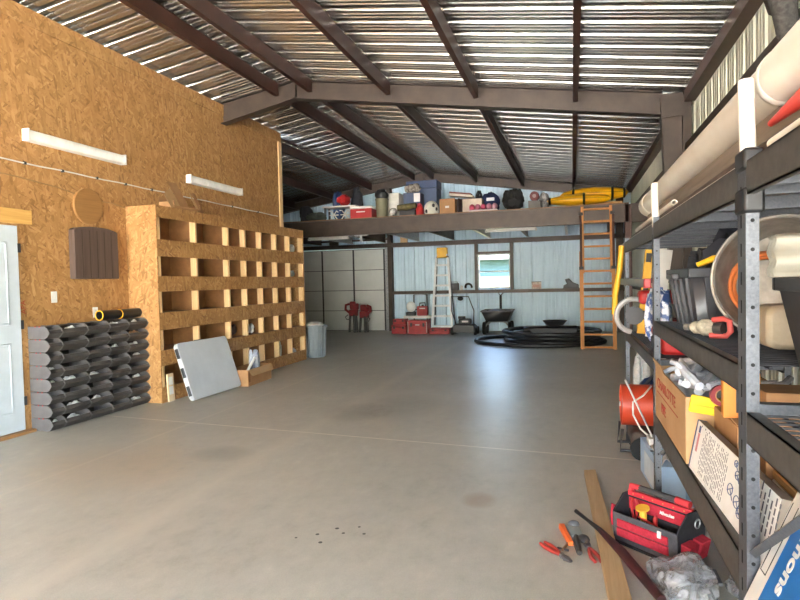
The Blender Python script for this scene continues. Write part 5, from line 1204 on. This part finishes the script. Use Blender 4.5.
# red and black tool bag
A = at_z(614, 542); B = at_z(672, 567); u = (B - A); Lb = .37; ang = math.atan2(u.y, u.x)
BT = mat('bag_black_trim', '#2b2b2f', .85, 0, '#222226', ns=60, bs=.3); BG = mat('bag_grey_trim', '#4a4a4e', .85, 0, '#3f3f43', ns=60, bs=.3)
t = bag = thing('tool_bag', 'open red and black tool bag on the floor under the shelving', 'tool bag', A, ang); W = .235; H1, H2 = .175, .285
MB().box((0, 0, .001), (Lb, W, .02)).build('base', BT, t, bev=.006)
MB().hexa([(0, 0, .02), (Lb, 0, .02), (Lb, .012, .02), (0, .012, .02), (.005, -.012, H1), (Lb - .005, -.012, H1), (Lb - .005, 0, H1), (.005, 0, H1)]).build('front_wall', BG, t, bev=.004)
MB().hexa([(.025, -.010, .05), (Lb - .05, -.010, .05), (Lb - .05, .0, .05), (.025, .0, .05), (.03, -.020, .098), (Lb - .05, -.020, .098), (Lb - .05, -.006, .098), (.03, -.006, .098)]).build('lower_pocket', REDC, t, bev=.003)
MB().hexa([(.03, -.016, .103), (Lb - .05, -.016, .103), (Lb - .05, .0, .103), (.03, .0, .103), (.032, -.020, .145), (Lb - .05, -.020, .145), (Lb - .05, -.008, .145), (.032, -.008, .145)]).build('upper_pocket', REDC, t, bev=.003)
MB().box((.27, -.026, .13), (.29, -.018, .165)).build('zip_pull', WHITE, t, bev=.002)
MB().box((0, W - .012, .02), (Lb, W, H1 + .02)).build('rear_wall', BT, t, bev=.004)
yc = W * .55
MB().box((.006, yc - .008, .02), (Lb - .006, yc + .008, H2 - .02)).build('middle_wall', BT, t, bev=.004)
MB().box((.012, yc - .012, .165), (Lb - .012, yc - .0085, .228)).build('red_panel', REDC, t, bev=.002)
MB().box((.004, yc - .014, H2 - .048), (Lb - .004, yc + .014, H2 - .02)).build('red_rail', mat('bag_red_rail', '#c12f3c', .5), t, bev=.005)
for k in range(6): MB().cyl((.04 + k * .058, yc - .015, H2 - .034), (.04 + k * .058, yc - .0135, H2 - .034), .004, n=8).build('rivet', mat('brass_rivet', '#c79a5a', .4, .6), t)
lg = text('logo_lettering', 'Milwaukee', .026, WHITE, t, (.235, yc - .0132, .2), Matrix.Rotation(R(90), 3, 'X'), shear=.25, sx=.72, bold=.0007)
lg['label'] = 'white script lettering'
MB().tube([(.07, yc, H2 + .005), (Lb - .075, yc, H2 + .005)], .016, 12).build('handle_grip', mat('handle_grey', '#3f3f40', .6), t); 
MB().tube([(Lb - .09, yc, H2 + .005), (Lb - .015, yc, H2 + .0)], .019, 12).build('handle_end', mat('bag_red_plastic', '#cc3a42', .45), t)['label'] = 'red handle end'
MB().tube([(.02, yc, H2 - .02), (.02, yc, H2 + .004), (.075, yc, H2 + .006)], .016, 10).build('handle_end', mat('bag_red_plastic2', '#cc3a42', .45), t)['label'] = 'red handle end'
for x in (0, Lb - .008): MB().prism([(0, .02), (W, .02), (W, H1 + .02), (yc + .05, H2 - .03), (yc - .05, H2 - .03), (-.01, H1)], 'x', x, x + .008).build('end_wall', BT, t)
for y0 in (.015, .12): MB().hexa([(Lb, y0, .02), (Lb + .03, y0 + .01, .02), (Lb + .03, y0 + .08, .02), (Lb, y0 + .09, .02), (Lb, y0, .125), (Lb + .05, y0 + .005, .115), (Lb + .05, y0 + .085, .115), (Lb, y0 + .09, .125)]).build('end_pocket', REDC, t, bev=.004)
MB().tube([(Lb + .004, yc + .03 + .022 * math.cos(a), .19 + .022 * math.sin(a)) for a in [2 * PI * j / 16 for j in range(16)]], .004, 6, True).build('ring', GALV, t)
MB().tube([(-.004, .03, .19), (-.02, .02, .20), (-.022, .015, .13), (-.012, .01, .09)], .009, 8).build('side_strap', REDC, t)
def bagp(x, y, z): return bag.matrix_basis @ Vector((x, y, z))
t = thing('trowel', 'yellow-handled tool standing in the open red tool bag', 'tool', bagp(.14, .06, .022), ang)
MB().tube([(-.0, 0, .0), (.0, 0, .15)], .009, 8).build('shank', GALV, t); MB().tube([(.0, 0, .125), (.0, -.004, .16), (-.0, -.008, .195)], [.016, .019, .013], 10).build('grip', mat('amber_yellow', '#e0b040', .45), t); MB().cyl((-.0, -.008, .193), (0, -.010, .201), .035, n=18).build('guard', mat('amber_yellow2', '#dba93a', .45), t)
t = thing('pliers', 'red pliers standing in the open red tool bag, left of the yellow handle', 'pliers', bagp(.075, .075, .022), ang)
for k in (-1, 1): MB().tube([(0, 0, .10), (k * .014, 0, .15), (k * .018, 0, .20), (k * .008, 0, .222)], .007, 8).build('handle', RED, t)
MB().tube([(0, 0, 0), (0, 0, .11)], .012, 8).build('jaw', CHAR, t)
t = MB().tube([(0, 0, 0), (0, 0, .15), (.002, 0, .17)], [.012, .012, .008], 8).build('screwdriver', RED, loc=bagp(.20, .07, .022)); tag(t, 'red screwdriver in the tool bag, right of the yellow handle', 'screwdriver')
t = MB().tube([(-.12, 0, 0), (.12, 0, .0)], .007, 8).build('long_red_driver', RED, loc=bagp(.24, .045, .145)); t.rotation_euler = (0, R(12), ang); tag(t, 'long thin red driver lying in the front of the tool bag', 'driver')
# clear plastic bags
def film():
    m, nt, p = nodes('clear_film'); p.inputs['Base Color'].default_value = lin('#9c9da1'); p.inputs['Roughness'].default_value = .16; p.inputs['Alpha'].default_value = .42
    n = N(nt, 'ShaderNodeTexNoise', Scale=24.0, Detail=3.0, Distortion=1.2); L(nt, coords(nt), n.inputs['Vector']); bump(nt, p, n.outputs[0], .9, .012)
    n2 = N(nt, 'ShaderNodeTexNoise', Scale=11.0, Detail=4.0, Distortion=2.0); L(nt, coords(nt), n2.inputs['Vector'])
    a = nt.nodes.new('ShaderNodeMapRange'); a.inputs[1].default_value = .38; a.inputs[2].default_value = .62; a.inputs[3].default_value = .4; a.inputs[4].default_value = .92
    L(nt, n2.outputs[0], a.inputs[0]); L(nt, a.outputs[0], p.inputs['Alpha']); return m
FILM = film()
from mathutils import noise as mnoise
def crumple(lab, c, rx, ry, rz, seed, name='plastic_bag'):
    b = MB(); b.ball((0, 0, rz * .5), (rx, ry, rz), 36, 22)
    for v in b.bm.verts:
        n1 = mnoise.noise(v.co * 9 + Vector((seed, 0, 0))); n2 = abs(mnoise.noise(v.co * 20 + Vector((0, seed, 0))))
        v.co *= 1 + .32 * n1 - .22 * n2; v.co.z = max(v.co.z, .002 + .004 * n2)
    return tag(b.build(name, FILM, loc=c, sharp=25), lab, 'bag', 'clear plastic bags on the floor')
c = at_z(690, 612, .0)
crumple('crumpled clear plastic bag on the floor in front of the tool bag', (.47, 2.80, 0), .15, .17, .10, 3)
crumple('smaller crumpled clear bag beside the foot of the near shelving', (.75, 2.85, 0), .10, .12, .08, 8)
t = MB().box((-.05, -.09, 0), (.03, .05, .018)).build('grey_cloth', mat('grey_rag', '#85858a', .9), loc=(.62, 2.98, .001), bev=.006); tag(t, 'folded grey rag on the floor behind the clear bags', 'rag')

bag_stuff('white_sack', 'white sack standing on the floor behind the far end of the shelving', 'sack', (.76, 7.0, .001), (.11, .14, .52), FIT, None, 57, 5)
bag_stuff('blue_tarp', 'dark blue tarp heap on the floor behind the orange heater', 'tarp', (.80, 6.35, .001), (.20, .22, .34), mat('blue_tarp', '#24477e', .5, 0, '#15233f', ns=20), None, 58, 6)
# pieces that belong to a part go one level deeper
ON = {'engine_badge': 'engine', 'starter_cover': 'engine', 'latch': 'lid', 'badge': 'body', 'zip_pull': 'upper_pocket', 'rivet': 'red_rail', 'logo_lettering': 'red_panel',
      'ring': 'end_wall', 'toggle': 'cover_plate', 'socket': 'cover_plate', 'vial_window': 'bar', 'red_clip': 'end_plate', 'front_rim': 'tray', 'vent': 'shell',
      'printed_text': 'white_face', 'printed_drawings': 'white_face', 'red_mark': 'white_face', 'navy_mark': 'white_face', 'lettering': 'blue_band', 'print': 'body', 'print_rule': 'body',
      'printed_panel': 'body', 'core': 'tape', 'motor_cap': 'motor_housing', 'chuck': 'motor_housing', 'groove': 'board', 'torn_patch': 'body', 'grip': 'pull_handle', 'tub_rim': 'tub',
      'foot': 'leg', 'print_mark': 'pipe', 'speaker': 'body', 'vent_cap': 'barrel', 'logo': 'body', 'blade': 'guard', 'label': 'body'}
base = lambda o: o.name.split('.')[0]
for root in [o for o in scn.objects if o.parent is None and o.get('label')]:
    kids = list(root.children); first = {}
    for k in kids:
        if k.matrix_basis == Matrix.Identity(4): first.setdefault(base(k), k)
    for k in kids:
        host = first.get(ON.get(base(k)))
        if host and host is not k and len(root.children) > 2: k.parent = host
